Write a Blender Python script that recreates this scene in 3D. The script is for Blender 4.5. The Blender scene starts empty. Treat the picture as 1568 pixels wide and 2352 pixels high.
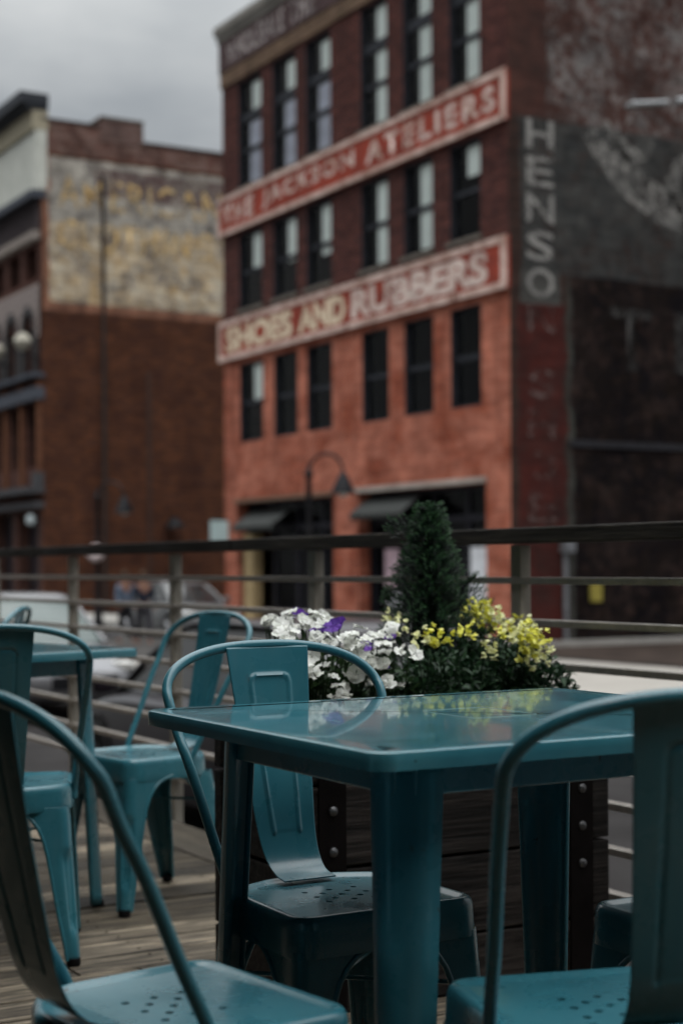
import bpy, bmesh, math, random
from math import sin, cos, pi, radians, sqrt
from mathutils import Vector, Matrix
from mathutils import noise as mnoise

S = bpy.context.scene
COL = S.collection
random.seed(11)

# ------------------------------------------------------------------ camera
YAW = radians(29.9)
cam_d = bpy.data.cameras.new('camera')
cam = bpy.data.objects.new('camera', cam_d)
COL.objects.link(cam)
cam_d.sensor_fit = 'VERTICAL'
cam_d.sensor_height = 36.0
cam_d.sensor_width = 24.0
cam_d.lens = 3670.0 / 2352.0 * 36.0
cam_d.shift_y = 126.0 / 2352.0
cam_d.clip_start = 0.05
cam_d.clip_end = 2000
cam.location = (0, 0, 0.985)
cam.matrix_world = (Matrix.Translation((0, 0, 0.985)) @ Matrix.Rotation(-YAW, 4, 'Z')
                    @ Matrix.Rotation(pi / 2, 4, 'X') @ Matrix.Rotation(radians(-0.35), 4, 'Z'))
cam_d.dof.use_dof = True
cam_d.dof.focus_distance = 2.8
cam_d.dof.aperture_fstop = 3.4
S.camera = cam

# ------------------------------------------------------------------ world: overcast sky with cloud masses
SUN_EL = radians(56)
SUN_AZ = math.atan2(-0.5, -0.85)
W = bpy.data.worlds.new('World')
S.world = W
W.use_nodes = True
nt = W.node_tree
nt.nodes.clear()


def N(nt, typ, **kw):
    n = nt.nodes.new(typ)
    for k, v in kw.items():
        if k == 'ins':
            for kk, vv in v.items():
                n.inputs[kk].default_value = vv
        else:
            setattr(n, k, v)
    return n


def ramp(nt, stops, fac=None, interp='LINEAR'):
    r = nt.nodes.new('ShaderNodeValToRGB')
    r.color_ramp.interpolation = interp
    e = r.color_ramp.elements
    while len(e) < len(stops):
        e.new(0.5)
    for i, (p, c) in enumerate(stops):
        e[i].position = p
        e[i].color = (c, c, c, 1) if isinstance(c, (int, float)) else (*c, 1)
    if fac is not None:
        nt.links.new(fac, r.inputs[0])
    return r.outputs[0]


def mth(nt, op, a, b=None, clamp=False):
    m = nt.nodes.new('ShaderNodeMath')
    m.operation = op
    m.use_clamp = clamp
    for i, v in enumerate((a, b)):
        if v is None:
            continue
        if isinstance(v, (int, float)):
            m.inputs[i].default_value = v
        else:
            nt.links.new(v, m.inputs[i])
    return m.outputs[0]


def mixc(nt, fac, a, b, blend='MIX'):
    m = nt.nodes.new('ShaderNodeMix')
    m.data_type = 'RGBA'
    m.blend_type = blend
    for i, v in ((0, fac), (6, a), (7, b)):
        if isinstance(v, (int, float)):
            m.inputs[i].default_value = v if i == 0 else (v, v, v, 1)
        elif isinstance(v, tuple):
            m.inputs[i].default_value = (*v, 1)
        else:
            nt.links.new(v, m.inputs[i])
    return m.outputs[2]


L = nt.links.new
out = N(nt, 'ShaderNodeOutputWorld')
bg = N(nt, 'ShaderNodeBackground')
bg.inputs[1].default_value = 0.1
sky = N(nt, 'ShaderNodeTexSky', sky_type='NISHITA', sun_disc=False, sun_elevation=SUN_EL, sun_rotation=SUN_AZ)
tc = N(nt, 'ShaderNodeTexCoord')
mp = N(nt, 'ShaderNodeMapping')
mp.inputs['Scale'].default_value = (1.0, 1.0, 2.4)
mp.inputs['Location'].default_value = (0.35, 0.1, 0.2)
L(tc.outputs['Generated'], mp.inputs[0])
n1 = N(nt, 'ShaderNodeTexNoise', ins={'Scale': 3.2, 'Detail': 5.0, 'Roughness': 0.5})
L(mp.outputs[0], n1.inputs[0])
sep = N(nt, 'ShaderNodeSeparateXYZ')
L(tc.outputs['Generated'], sep.inputs[0])
elev = mth(nt, 'MAXIMUM', sep.outputs[2], 0.0)
lum = mth(nt, 'MULTIPLY_ADD', mth(nt, 'POWER', elev, 2.6), 9.5)          # much brighter overhead, as an overcast sky is
lum.node.inputs[2].default_value = 0.95
cloudc = ramp(nt, [(0.36, (3.7, 3.95, 4.15)), (0.50, (5.5, 5.7, 5.75)), (0.64, (7.4, 7.5, 7.4))], n1.outputs[0])
cl = N(nt, 'ShaderNodeVectorMath', operation='SCALE')
L(cloudc, cl.inputs[0])
L(lum, cl.inputs[3])
mx = mixc(nt, 0.9, sky.outputs[0], cl.outputs[0])
L(mx, bg.inputs[0])
L(bg.outputs[0], out.inputs[0])

sun_d = bpy.data.lights.new('sun', 'SUN')
sun_d.energy = 1.2
sun_d.angle = radians(24)
sun_d.color = (1.0, 0.95, 0.88)
sun = bpy.data.objects.new('sun', sun_d)
COL.objects.link(sun)
sv = Vector((-0.5, -0.85, 0)).normalized() * cos(SUN_EL) + Vector((0, 0, sin(SUN_EL)))
sun.rotation_euler = sv.to_track_quat('Z', 'Y').to_euler()
sun.location = (0, 0, 30)

S.view_settings.view_transform = 'Standard'
S.view_settings.look = 'None'
S.view_settings.exposure = -0.42
S.view_settings.gamma = 1.0
S.render.engine = 'CYCLES'
S.cycles.use_denoising = True
S.cycles.max_bounces = 7
S.cycles.transparent_max_bounces = 12
S.cycles.caustics_reflective = False
S.cycles.caustics_refractive = False

# ------------------------------------------------------------------ materials
MATS = {}


def newmat(name):
    m = bpy.data.materials.new(name)
    m.use_nodes = True
    t = m.node_tree
    b = t.nodes['Principled BSDF']
    return m, t, b


def coords(t, kind='Object', scale=None):
    c = t.nodes.new('ShaderNodeTexCoord')
    o = c.outputs[kind]
    if scale:
        mpn = t.nodes.new('ShaderNodeMapping')
        mpn.inputs['Scale'].default_value = scale
        t.links.new(o, mpn.inputs[0])
        o = mpn.outputs[0]
    return o


def worldpos(t):
    return t.nodes.new('ShaderNodeNewGeometry').outputs['Position']


def noise(t, vec, scale, detail=3.0, rough=0.55, dist=0.0):
    n = t.nodes.new('ShaderNodeTexNoise')
    n.inputs['Scale'].default_value = scale
    n.inputs['Detail'].default_value = detail
    n.inputs['Roughness'].default_value = rough
    n.inputs['Distortion'].default_value = dist
    if vec is not None:
        t.links.new(vec, n.inputs['Vector'])
    return n.outputs[0]


def bump(t, b, h, strength, dist):
    n = t.nodes.new('ShaderNodeBump')
    n.inputs['Strength'].default_value = strength
    n.inputs['Distance'].default_value = dist
    t.links.new(h, n.inputs['Height'])
    t.links.new(n.outputs[0], b.inputs['Normal'])


def simple(name, col, rough=0.6, metal=0.0, var=0.25, nscale=8.0, spec=0.5, bmp=0.0, kind='Object', coat=0.0):
    """plain procedural finish: colour broken up by two scales of noise, uneven roughness"""
    if name in MATS:
        return MATS[name]
    m, t, b = newmat(name)
    v = coords(t, kind)
    n = noise(t, v, nscale, 5)
    c1 = tuple(x * (1 - var) for x in col)
    c2 = tuple(min(1, x * (1 + var)) for x in col)
    t.links.new(ramp(t, [(0.3, c1), (0.7, c2)], n), b.inputs['Base Color'])
    r = ramp(t, [(0.3, max(0, rough - 0.08)), (0.7, min(1, rough + 0.1))], noise(t, v, nscale * 2.3, 4))
    t.links.new(r, b.inputs['Roughness'])
    b.inputs['Metallic'].default_value = metal
    b.inputs['Specular IOR Level'].default_value = spec if rough < .5 else spec * .25
    b.inputs['Coat Weight'].default_value = coat
    if bmp:
        bump(t, b, noise(t, v, nscale * 6, 6), 0.5, bmp)
    MATS[name] = m
    return m


def teal_paint():
    m, t, b = newmat('teal_paint')
    v = coords(t)
    big = noise(t, v, 5.0, 4)
    base = ramp(t, [(0.3, (0.028, 0.150, 0.195)), (0.7, (0.046, 0.210, 0.260))], big)
    # chipped spots showing dark primer and rust
    chips = noise(t, v, 26.0, 8, 0.72, 0.4)
    patch = noise(t, v, 3.1, 3)
    cm = mth(t, 'MULTIPLY', ramp(t, [(0.660, 0.0), (0.672, 1.0)], chips), ramp(t, [(0.47, 0.0), (0.57, 1.0)], patch))
    ev = coords(t, 'Object', (55, 55, 9))
    scr = mth(t, 'MULTIPLY', ramp(t, [(0.655, 0.0), (0.67, 1.0)], noise(t, ev, 1.0, 7, 0.7)), ramp(t, [(0.50, 0.0), (0.58, 1.0)], noise(t, v, 4.7, 2)))
    cm = mth(t, 'MAXIMUM', cm, scr)
    col = mixc(t, cm, base, ramp(t, [(0.4, (0.020, 0.016, 0.014)), (0.6, (0.075, 0.040, 0.026))], noise(t, v, 9, 4)))
    # dusty streaks
    dv = coords(t, 'Object', (60, 60, 4))
    dust = mth(t, 'MULTIPLY', ramp(t, [(0.5, 0.0), (0.8, 0.2)], noise(t, dv, 1.0, 5)), 0.5)
    col = mixc(t, dust, col, (0.20, 0.28, 0.29))
    t.links.new(col, b.inputs['Base Color'])
    rr = ramp(t, [(0.3, 0.20), (0.72, 0.40)], noise(t, v, 14, 6))
    rr = mth(t, 'ADD', rr, mth(t, 'MULTIPLY', cm, 0.4))
    t.links.new(rr, b.inputs['Roughness'])
    b.inputs['Specular IOR Level'].default_value = 0.5
    b.inputs['Coat Weight'].default_value = 0.5
    t.links.new(ramp(t, [(0.3, 0.07), (0.7, 0.22)], noise(t, v, 10, 6)), b.inputs['Coat Roughness'])
    h = mth(t, 'SUBTRACT', noise(t, v, 90, 4), mth(t, 'MULTIPLY', cm, 1.5))
    bump(t, b, h, 0.12, 0.0015)
    return m


def tabletop_paint():
    m, t, b = newmat('tabletop_paint')
    v = coords(t)
    big = noise(t, v, 3.5, 6, 0.6, 0.6)
    base = ramp(t, [(0.3, (0.030, 0.165, 0.215)), (0.55, (0.048, 0.215, 0.265)), (0.75, (0.090, 0.29, 0.33))], big)
    sv_ = coords(t, 'Object', (5, 160, 5))
    scr = ramp(t, [(0.55, 0.0), (0.75, 0.30)], noise(t, sv_, 1.0, 6, 0.7))
    col = mixc(t, scr, base, (0.12, 0.25, 0.27))
    sp = noise(t, v, 70, 3)
    col = mixc(t, ramp(t, [(0.73, 0.0), (0.76, 1.0)], sp), col, (0.02, 0.03, 0.03))
    t.links.new(col, b.inputs['Base Color'])
    t.links.new(ramp(t, [(0.3, 0.10), (0.7, 0.30)], noise(t, v, 6, 7, 0.65, 0.8)), b.inputs['Roughness'])
    b.inputs['Specular IOR Level'].default_value = 0.6
    b.inputs['Coat Weight'].default_value = 0.6
    b.inputs['Coat Roughness'].default_value = 0.04
    bump(t, b, noise(t, v, 7, 2), 0.06, 0.002)
    return m


def weathered_wood(name, dark, light, axis='X', gl=1.0):
    m, t, b = newmat(name)
    g = t.nodes.new('ShaderNodeNewGeometry')
    isl = g.outputs['Random Per Island']
    sc = {'X': (2.2, 48, 48), 'Y': (48, 2.2, 48), 'Z': (48, 48, 2.2)}[axis]
    vec = coords(t, 'Object', sc)
    add = t.nodes.new('ShaderNodeVectorMath')
    add.operation = 'ADD'
    cmb = t.nodes.new('ShaderNodeCombineXYZ')
    s_ = mth(t, 'MULTIPLY', isl, 37.0)
    for i in range(3):
        t.links.new(s_, cmb.inputs[i])
    t.links.new(vec, add.inputs[0])
    t.links.new(cmb.outputs[0], add.inputs[1])
    fine = noise(t, add.outputs[0], 1.6, 10, 0.72, 0.5)
    coarse = noise(t, coords(t, 'Object'), 3.0, 5)
    f = mth(t, 'ADD', mth(t, 'MULTIPLY', fine, 0.75), mth(t, 'MULTIPLY', coarse, 0.25))
    col = ramp(t, [(0.40, dark), (0.50, tuple((a * 2 + b_) / 3 for a, b_ in zip(dark, light))), (0.60, light)], f)
    hv = mth(t, 'MULTIPLY_ADD', mth(t, 'POWER', isl, 2.0), 1.35)
    hv.node.inputs[2].default_value = 0.34
    sc_ = t.nodes.new('ShaderNodeVectorMath')
    sc_.operation = 'SCALE'
    t.links.new(col, sc_.inputs[0])
    t.links.new(hv, sc_.inputs[3])
    t.links.new(sc_.outputs[0], b.inputs['Base Color'])
    t.links.new(ramp(t, [(0.35, 0.55), (0.7, 0.85)], coarse), b.inputs['Roughness'])
    b.inputs['Specular IOR Level'].default_value = 0.2
    bump(t, b, fine, 0.75, 0.006 * gl)
    return m


def brick(name, plane, c1, c2, mortar, patches=(), stain=(0.02, 0.015, 0.014), stain_amt=0.5, bw=0.22, rh=0.075, msz=0.012, paint=None, streaks=0.3):
    """brick wall in world coordinates; plane 'u' (x const) or 'v' (y const). patches = painted areas that belong to the wall:
    (h0,h1,z0,z1,colour,coverage 0..1, colour2)"""
    m, t, b = newmat(name)
    p = worldpos(t)
    sp = t.nodes.new('ShaderNodeSeparateXYZ')
    t.links.new(p, sp.inputs[0])
    hcoord = sp.outputs[1] if plane == 'u' else sp.outputs[0]
    zc = sp.outputs[2]
    cb = t.nodes.new('ShaderNodeCombineXYZ')
    t.links.new(hcoord, cb.inputs[0])
    t.links.new(zc, cb.inputs[1])
    bt = t.nodes.new('ShaderNodeTexBrick')
    bt.inputs['Scale'].default_value = 1.0
    bt.inputs['Brick Width'].default_value = bw
    bt.inputs['Row Height'].default_value = rh
    bt.inputs['Mortar Size'].default_value = msz
    bt.inputs['Mortar Smooth'].default_value = 0.3
    bt.inputs['Bias'].default_value = 0.0
    bt.inputs['Color1'].default_value = (*c1, 1)
    bt.inputs['Color2'].default_value = (*c2, 1)
    bt.inputs['Mortar'].default_value = (*mortar, 1)
    t.links.new(cb.outputs[0], bt.inputs['Vector'])
    col = bt.outputs['Color']
    fac = bt.outputs['Fac']
    fine = noise(t, p, 5.0, 8, 0.7, 0.5)
    mid = noise(t, p, 0.9, 6, 0.65, 0.4)
    strv = t.nodes.new('ShaderNodeMapping')
    strv.inputs['Scale'].default_value = (1.3, 1.3, 0.16)
    t.links.new(p, strv.inputs[0])
    stre = noise(t, strv.outputs[0], 1.0, 6, 0.7)
    if paint:
        pc1, pc2, cov = paint
        pm = ramp(t, [(cov - 0.05, 1.0), (cov + 0.10, 0.0)], mth(t, 'ADD', mth(t, 'MULTIPLY', fine, 0.35), mth(t, 'MULTIPLY', mid, 0.65)))
        col = mixc(t, pm, col, ramp(t, [(0.35, pc1), (0.65, pc2)], mid))
    for (h0, h1, z0, z1, pcol, cov, pcol2) in patches:
        wob = mth(t, 'MULTIPLY', mth(t, 'SUBTRACT', mid, 0.5), 0.5)
        hh = mth(t, 'ADD', hcoord, wob)
        zz = mth(t, 'ADD', zc, mth(t, 'MULTIPLY', wob, 0.35))
        a = mth(t, 'MULTIPLY', mth(t, 'GREATER_THAN', hh, h0), mth(t, 'LESS_THAN', hh, h1))
        a2 = mth(t, 'MULTIPLY', mth(t, 'GREATER_THAN', zz, z0), mth(t, 'LESS_THAN', zz, z1))
        msk = mth(t, 'MULTIPLY', a, a2)
        mixn = mth(t, 'ADD', mth(t, 'MULTIPLY', fine, 0.6), mth(t, 'MULTIPLY', mid, 0.4))
        pm = ramp(t, [(cov - 0.06, 1.0), (cov + 0.06, 0.0)], mixn)
        pc = ramp(t, [(0.38, pcol), (0.62, pcol2)], noise(t, p, 1.6, 7, 0.7, 0.8))
        col = mixc(t, mth(t, 'MULTIPLY', msk, pm), col, pc)
    st = mth(t, 'MULTIPLY', ramp(t, [(0.45, 0.0), (0.75, 1.0)], mid), stain_amt)
    col = mixc(t, st, col, stain)
    st2 = mth(t, 'MULTIPLY', ramp(t, [(0.48, 0.0), (0.72, 1.0)], stre), streaks)
    col = mixc(t, st2, col, stain)
    crs = t.nodes.new('ShaderNodeMapping')
    crs.inputs['Scale'].default_value = (0.9, 0.9, 7.5)
    t.links.new(p, crs.inputs[0])
    cn = ramp(t, [(0.32, 0.62), (0.68, 1.38)], noise(t, crs.outputs[0], 1.0, 8, 0.75))
    cs = t.nodes.new('ShaderNodeVectorMath')
    cs.operation = 'SCALE'
    t.links.new(col, cs.inputs[0])
    t.links.new(cn, cs.inputs[3])
    t.links.new(cs.outputs[0], b.inputs['Base Color'])
    b.inputs['Roughness'].default_value = 0.92
    b.inputs['Specular IOR Level'].default_value = 0.04
    hgt = mth(t, 'SUBTRACT', fine, fac)
    bump(t, b, hgt, 0.6, 0.012)
    return m


def faded(name, col, cov, col2=None, scale=6.0, rough=0.8):
    """old sign paint that has flaked off in places: holes show the wall"""
    m, t, b = newmat(name)
    p = worldpos(t)
    n = noise(t, p, scale, 8, 0.7, 0.6)
    n2 = noise(t, p, 1.3, 4)
    f = mth(t, 'ADD', mth(t, 'MULTIPLY', n, 0.65), mth(t, 'MULTIPLY', n2, 0.35))
    a = ramp(t, [(cov - 0.07, 1.0), (cov + 0.07, 0.0)], f)
    c2 = col2 or tuple(x * 0.7 for x in col)
    t.links.new(ramp(t, [(0.35, col), (0.65, c2)], noise(t, p, 2.2, 5)), b.inputs['Base Color'])
    t.links.new(a, b.inputs['Alpha'])
    b.inputs['Roughness'].default_value = rough
    b.inputs['Specular IOR Level'].default_value = 0.05
    return m


def leafmat(name, c1, c2, trans=0.25, rough=0.5):
    m, t, b = newmat(name)
    g = t.nodes.new('ShaderNodeNewGeometry')
    t.links.new(ramp(t, [(0.0, c1), (1.0, c2)], g.outputs['Random Per Island']), b.inputs['Base Color'])
    b.inputs['Roughness'].default_value = rough
    b.inputs['Specular IOR Level'].default_value = 0.3
    tr = t.nodes.new('ShaderNodeBsdfTranslucent')
    t.links.new(ramp(t, [(0.0, c1), (1.0, tuple(min(1, x * 1.3) for x in c2))], g.outputs['Random Per Island']), tr.inputs[0])
    mxs = t.nodes.new('ShaderNodeMixShader')
    mxs.inputs[0].default_value = trans
    t.links.new(b.outputs[0], mxs.inputs[1])
    t.links.new(tr.outputs[0], mxs.inputs[2])
    t.links.new(mxs.outputs[0], t.nodes['Material Output'].inputs[0])
    return m


def glassmat(name, tint=(0.5, 0.55, 0.55), rough=0.05, refl=0.10, body=(0.01, 0.012, 0.015), see=0.6, ior=1.5):
    m, t, b = newmat(name)
    fr = t.nodes.new('ShaderNodeFresnel')
    fr.inputs[0].default_value = ior
    gl = t.nodes.new('ShaderNodeBsdfGlossy')
    gl.inputs['Roughness'].default_value = rough
    tr = t.nodes.new('ShaderNodeBsdfTransparent')
    tr.inputs[0].default_value = (*tint, 1)
    b.inputs['Base Color'].default_value = (*body, 1)
    b.inputs['Roughness'].default_value = 0.3
    m1 = t.nodes.new('ShaderNodeMixShader')
    m1.inputs[0].default_value = see
    t.links.new(b.outputs[0], m1.inputs[1])
    t.links.new(tr.outputs[0], m1.inputs[2])
    m2 = t.nodes.new('ShaderNodeMixShader')
    wob = noise(t, coords(t, 'Object'), 1.5, 2)
    bn = t.nodes.new('ShaderNodeBump')
    bn.inputs['Strength'].default_value = 0.1
    bn.inputs['Distance'].default_value = 0.02
    t.links.new(wob, bn.inputs['Height'])
    t.links.new(bn.outputs[0], gl.inputs['Normal'])
    t.links.new(fr.outputs[0], m2.inputs[0])
    t.links.new(m1.outputs[0], m2.inputs[1])
    t.links.new(gl.outputs[0], m2.inputs[2])
    t.links.new(m2.outputs[0], t.nodes['Material Output'].inputs[0])
    return m


TEAL = teal_paint()
TOP = tabletop_paint()
RUBBER = simple('rubber', (0.012, 0.012, 0.013), 0.8)
DECKW = weathered_wood('deck_wood', (0.016, 0.013, 0.011), (0.36, 0.295, 0.215), 'X')
DECKE = weathered_wood('deck_edge_wood', (0.10, 0.085, 0.065), (0.27, 0.23, 0.18), 'Y')
PLANTW = weathered_wood('planter_wood', (0.004, 0.003, 0.003), (0.115, 0.095, 0.085), 'X', 1.6)
CAPW = weathered_wood('cap_wood', (0.010, 0.009, 0.008), (0.050, 0.042, 0.034), 'Y')
STEEL_DK = simple('dark_steel', (0.020, 0.019, 0.020), 0.45, 0.6, 0.3, 20)
STEEL_GR = simple('grey_steel', (0.46, 0.42, 0.38), 0.34, 0.45, 0.2, 25)
BOLT = simple('bolt_steel', (0.11, 0.11, 0.115), 0.4, 0.7, 0.2, 60)
SOIL = simple('soil', (0.03, 0.02, 0.014), 0.95, 0, 0.4, 40, bmp=0.01)
BLACK = simple('black_metal', (0.012, 0.012, 0.014), 0.5, 0.3, 0.3, 6)
DARKROOM = simple('dark_room', (0.005, 0.005, 0.007), 0.9, 0, 0.3, 2)


# ------------------------------------------------------------------ mesh helpers
class MB:
    def __init__(s):
        s.v = []
        s.f = []

    def box(s, a, b):
        x0, y0, z0 = [min(p, q) for p, q in zip(a, b)]
        x1, y1, z1 = [max(p, q) for p, q in zip(a, b)]
        o = len(s.v)
        s.v += [(x0, y0, z0), (x1, y0, z0), (x1, y1, z0), (x0, y1, z0), (x0, y0, z1), (x1, y0, z1), (x1, y1, z1), (x0, y1, z1)]
        s.f += [tuple(o + i for i in q) for q in ((0, 3, 2, 1), (4, 5, 6, 7), (0, 1, 5, 4), (1, 2, 6, 5), (2, 3, 7, 6), (3, 0, 4, 7))]
        return s

    def obox(s, c, half, M):
        o = len(s.v)
        for dx, dy, dz in ((-1, -1, -1), (1, -1, -1), (1, 1, -1), (-1, 1, -1), (-1, -1, 1), (1, -1, 1), (1, 1, 1), (-1, 1, 1)):
            s.v.append(tuple(Vector(c) + M @ Vector((dx * half[0], dy * half[1], dz * half[2]))))
        s.f += [tuple(o + i for i in q) for q in ((0, 3, 2, 1), (4, 5, 6, 7), (0, 1, 5, 4), (1, 2, 6, 5), (2, 3, 7, 6), (3, 0, 4, 7))]
        return s

    def quad(s, *p):
        o = len(s.v)
        s.v += [tuple(q) for q in p]
        s.f.append(tuple(range(o, o + len(p))))
        return s

    def grid(s, rows, closed_u=False, closed_v=False):
        o = len(s.v)
        n, m = len(rows), len(rows[0])
        for r in rows:
            s.v += [tuple(p) for p in r]
        for i in range(n - (0 if closed_u else 1)):
            for j in range(m - (0 if closed_v else 1)):
                i2, j2 = (i + 1) % n, (j + 1) % m
                s.f.append((o + i * m + j, o + i2 * m + j, o + i2 * m + j2, o + i * m + j2))
        return s

    def tube(s, path, r, seg=12, cap=True, radii=None):
        path = [Vector(p) for p in path]
        n = len(path)
        t0 = (path[1] - path[0]).normalized()
        up = Vector((0, 0, 1)) if abs(t0.z) < 0.9 else Vector((1, 0, 0))
        nrm = (up - t0 * up.dot(t0)).normalized()
        rows = []
        for i in range(n):
            if i == 0:
                t = (path[1] - path[0])
            elif i == n - 1:
                t = (path[-1] - path[-2])
            else:
                t = (path[i + 1] - path[i - 1])
            t.normalize()
            nrm = (nrm - t * nrm.dot(t)).normalized()
            bi = t.cross(nrm)
            rr = radii[i] if radii else r
            rows.append([path[i] + (nrm * cos(a) + bi * sin(a)) * rr for a in [2 * pi * k / seg for k in range(seg)]])
        o = len(s.v)
        s.grid(rows, closed_v=True)
        if cap:
            s.f.append(tuple(o + k for k in range(seg))[::-1])
            s.f.append(tuple(o + (n - 1) * seg + k for k in range(seg)))
        return s

    def lathe(s, prof, c=(0, 0, 0), seg=24):
        rows = [[(c[0] + r * cos(2 * pi * k / seg), c[1] + r * sin(2 * pi * k / seg), c[2] + z) for k in range(seg)] for r, z in prof]
        return s.grid(rows, closed_v=True)

    def build(s, name, mat, parent=None, smooth=True, ang=35, bevel=0, loc=None):
        me = bpy.data.meshes.new(name)
        me.from_pydata([tuple(v) for v in s.v], [], s.f)
        me.update()
        return link(name, me, mat, parent, smooth, ang, bevel, loc)


def link(name, me, mat, parent=None, smooth=True, ang=35, bevel=0, loc=None):
    if mat is not None:
        me.materials.append(mat)
    if smooth:
        me.polygons.foreach_set('use_smooth', [True] * len(me.polygons))
        me.set_sharp_from_angle(angle=radians(ang))
    o = bpy.data.objects.new(name, me)
    COL.objects.link(o)
    if parent:
        o.parent = parent
    if loc:
        o.location = loc
    if bevel:
        bm_ = o.modifiers.new('bevel', 'BEVEL')
        bm_.width = bevel
        bm_.segments = 2
        bm_.limit_method = 'ANGLE'
    return o


def tag(o, label=None, cat=None, group=None, kind=None):
    if label:
        o['label'] = label
    if cat:
        o['category'] = cat
    if group:
        o['group'] = group
    if kind:
        o['kind'] = kind
    return o


def empty(name, loc=(0, 0, 0), rz=0.0, label=None, cat=None, group=None):
    o = bpy.data.objects.new(name, None)
    o.empty_display_size = 0.2
    COL.objects.link(o)
    o.location = loc
    o.rotation_euler = (0, 0, rz)
    return tag(o, label, cat, group)


def copy_tree(o, parent=None):
    c = o.copy()
    COL.objects.link(c)
    c.parent = parent
    for ch in [x for x in o.children]:
        copy_tree(ch, c)
    return c


def catmull(pts, n=8):
    P = [Vector(p) for p in pts]
    P = [P[0] * 2 - P[1]] + P + [P[-1] * 2 - P[-2]]
    out_ = []
    for i in range(1, len(P) - 2):
        for k in range(n):
            t = k / n
            a, b, c, d = P[i - 1:i + 3]
            out_.append(0.5 * ((2 * b) + (-a + c) * t + (2 * a - 5 * b + 4 * c - d) * t * t + (-a + 3 * b - 3 * c + d) * t ** 3))
    out_.append(P[-2])
    return out_


def lerp_table(tab, x):
    if x <= tab[0][0]:
        return tab[0][1]
    for (a, fa), (b, fb) in zip(tab, tab[1:]):
        if x <= b:
            return fa + (fb - fa) * (x - a) / (b - a)
    return tab[-1][1]


def text_mesh(name, s, mat, parent, origin, ux, uz, width, height, bold=0.02, depth=0.004, space=1.12):
    """word as flat lettering: origin = lower left corner, ux = reading direction, uz = up; scaled to width x height"""
    cu = bpy.data.curves.new('lettering', 'FONT')
    cu.body = s
    cu.size = 1.0
    cu.offset = bold
    cu.extrude = 0.0
    cu.space_character = space
    cu.resolution_u = 4
    ob = bpy.data.objects.new('lettering', cu)
    COL.objects.link(ob)
    dg = bpy.context.evaluated_depsgraph_get()
    me = bpy.data.meshes.new_from_object(ob.evaluated_get(dg))
    bpy.data.objects.remove(ob)
    bpy.data.curves.remove(cu)
    xs = [v.co.x for v in me.vertices]
    ys = [v.co.y for v in me.vertices]
    x0, x1, y0, y1 = min(xs), max(xs), min(ys), max(ys)
    ux, uz = Vector(ux), Vector(uz)
    nn = ux.cross(uz)
    for v in me.vertices:
        a = (v.co.x - x0) / (x1 - x0) * width
        b = (v.co.y - y0) / (y1 - y0) * height
        v.co = Vector(origin) + ux * a + uz * b + nn * depth
    me.materials.clear()
    return link(name, me, mat, parent, smooth=False)


# ================================================================== THE LARGE STRUCTURE
ST = -0.85                       # street level below the deck
FU, SV = 21.8, 30.05             # main building: front on x = FU, side wall on y = SV
ASPH = simple('asphalt', (0.055, 0.052, 0.050), 0.85, 0, 0.35, 1.2, kind='Object', bmp=0.01)
ROADC = simple('pale_road_concrete', (0.30, 0.28, 0.255), 0.8, 0, 0.16, 0.9, kind='Object', bmp=0.006)
PAVE = simple('pavement_concrete', (0.30, 0.29, 0.27), 0.8, 0, 0.2, 1.4, kind='Object', bmp=0.006)
KERB = simple('kerb_stone', (0.26, 0.25, 0.235), 0.8, 0, 0.2, 2.0, kind='Object')

g = MB().quad((-500, -500, ST - 0.02), (500, -500, ST - 0.02), (500, 500, ST - 0.02), (-500, 500, ST - 0.02)).build('ground', ASPH, smooth=False)
tag(g, kind='structure')
g = MB().quad((9.2, -120, ST), (19.2, -120, ST), (19.2, 30.5, ST), (9.2, 30.5, ST)).build('road', ROADC, smooth=False)
tag(g, kind='structure')
g = MB().quad((9.2, 30.5, ST), (19.2, 30.5, ST), (19.2, 200, ST), (9.2, 200, ST)).build('asphalt_road', ASPH, smooth=False)
tag(g, kind='structure')
g = MB().quad((2.6, -120, ST), (9.2, -120, ST), (9.2, 200, ST), (2.6, 200, ST)).build('parking_lane', simple('dark_asphalt', (0.022, 0.020, 0.020), 0.85, 0, 0.35, 1.2), smooth=False)
tag(g, kind='structure')
mk = MB()
for i in range(-10, 6):
    mk.quad((11.0, i * 5, ST + .004), (11.12, i * 5, ST + .004), (11.12, i * 5 + 2.2, ST + .004), (11.0, i * 5 + 2.2, ST + .004))
tag(mk.build('road_marking', simple('road_paint', (0.6, 0.58, 0.5), 0.7, 0, 0.2, 3), smooth=False), kind='structure')
g = MB().box((19.35, 29.0, ST), (FU + 0.2, 200, ST + 0.13)).build('pavement', PAVE, smooth=False)
tag(g, kind='structure')
g = MB().box((19.2, 28.85, ST), (19.35, 200, ST + 0.125)).box((19.35, 28.85, ST), (60, 29.0, ST + .125)).build('kerb', KERB, smooth=False)
tag(g, kind='structure')
g = MB().quad((19.6, -120, ST + .004), (120, -120, ST + .004), (120, 28.85, ST + .004), (19.6, 28.85, ST + .004)).build('parking_lot', simple('brown_gravel', (0.030, 0.021, 0.017), 0.95, 0, 0.5, 1.5), smooth=False)
tag(g, kind='structure')


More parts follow.
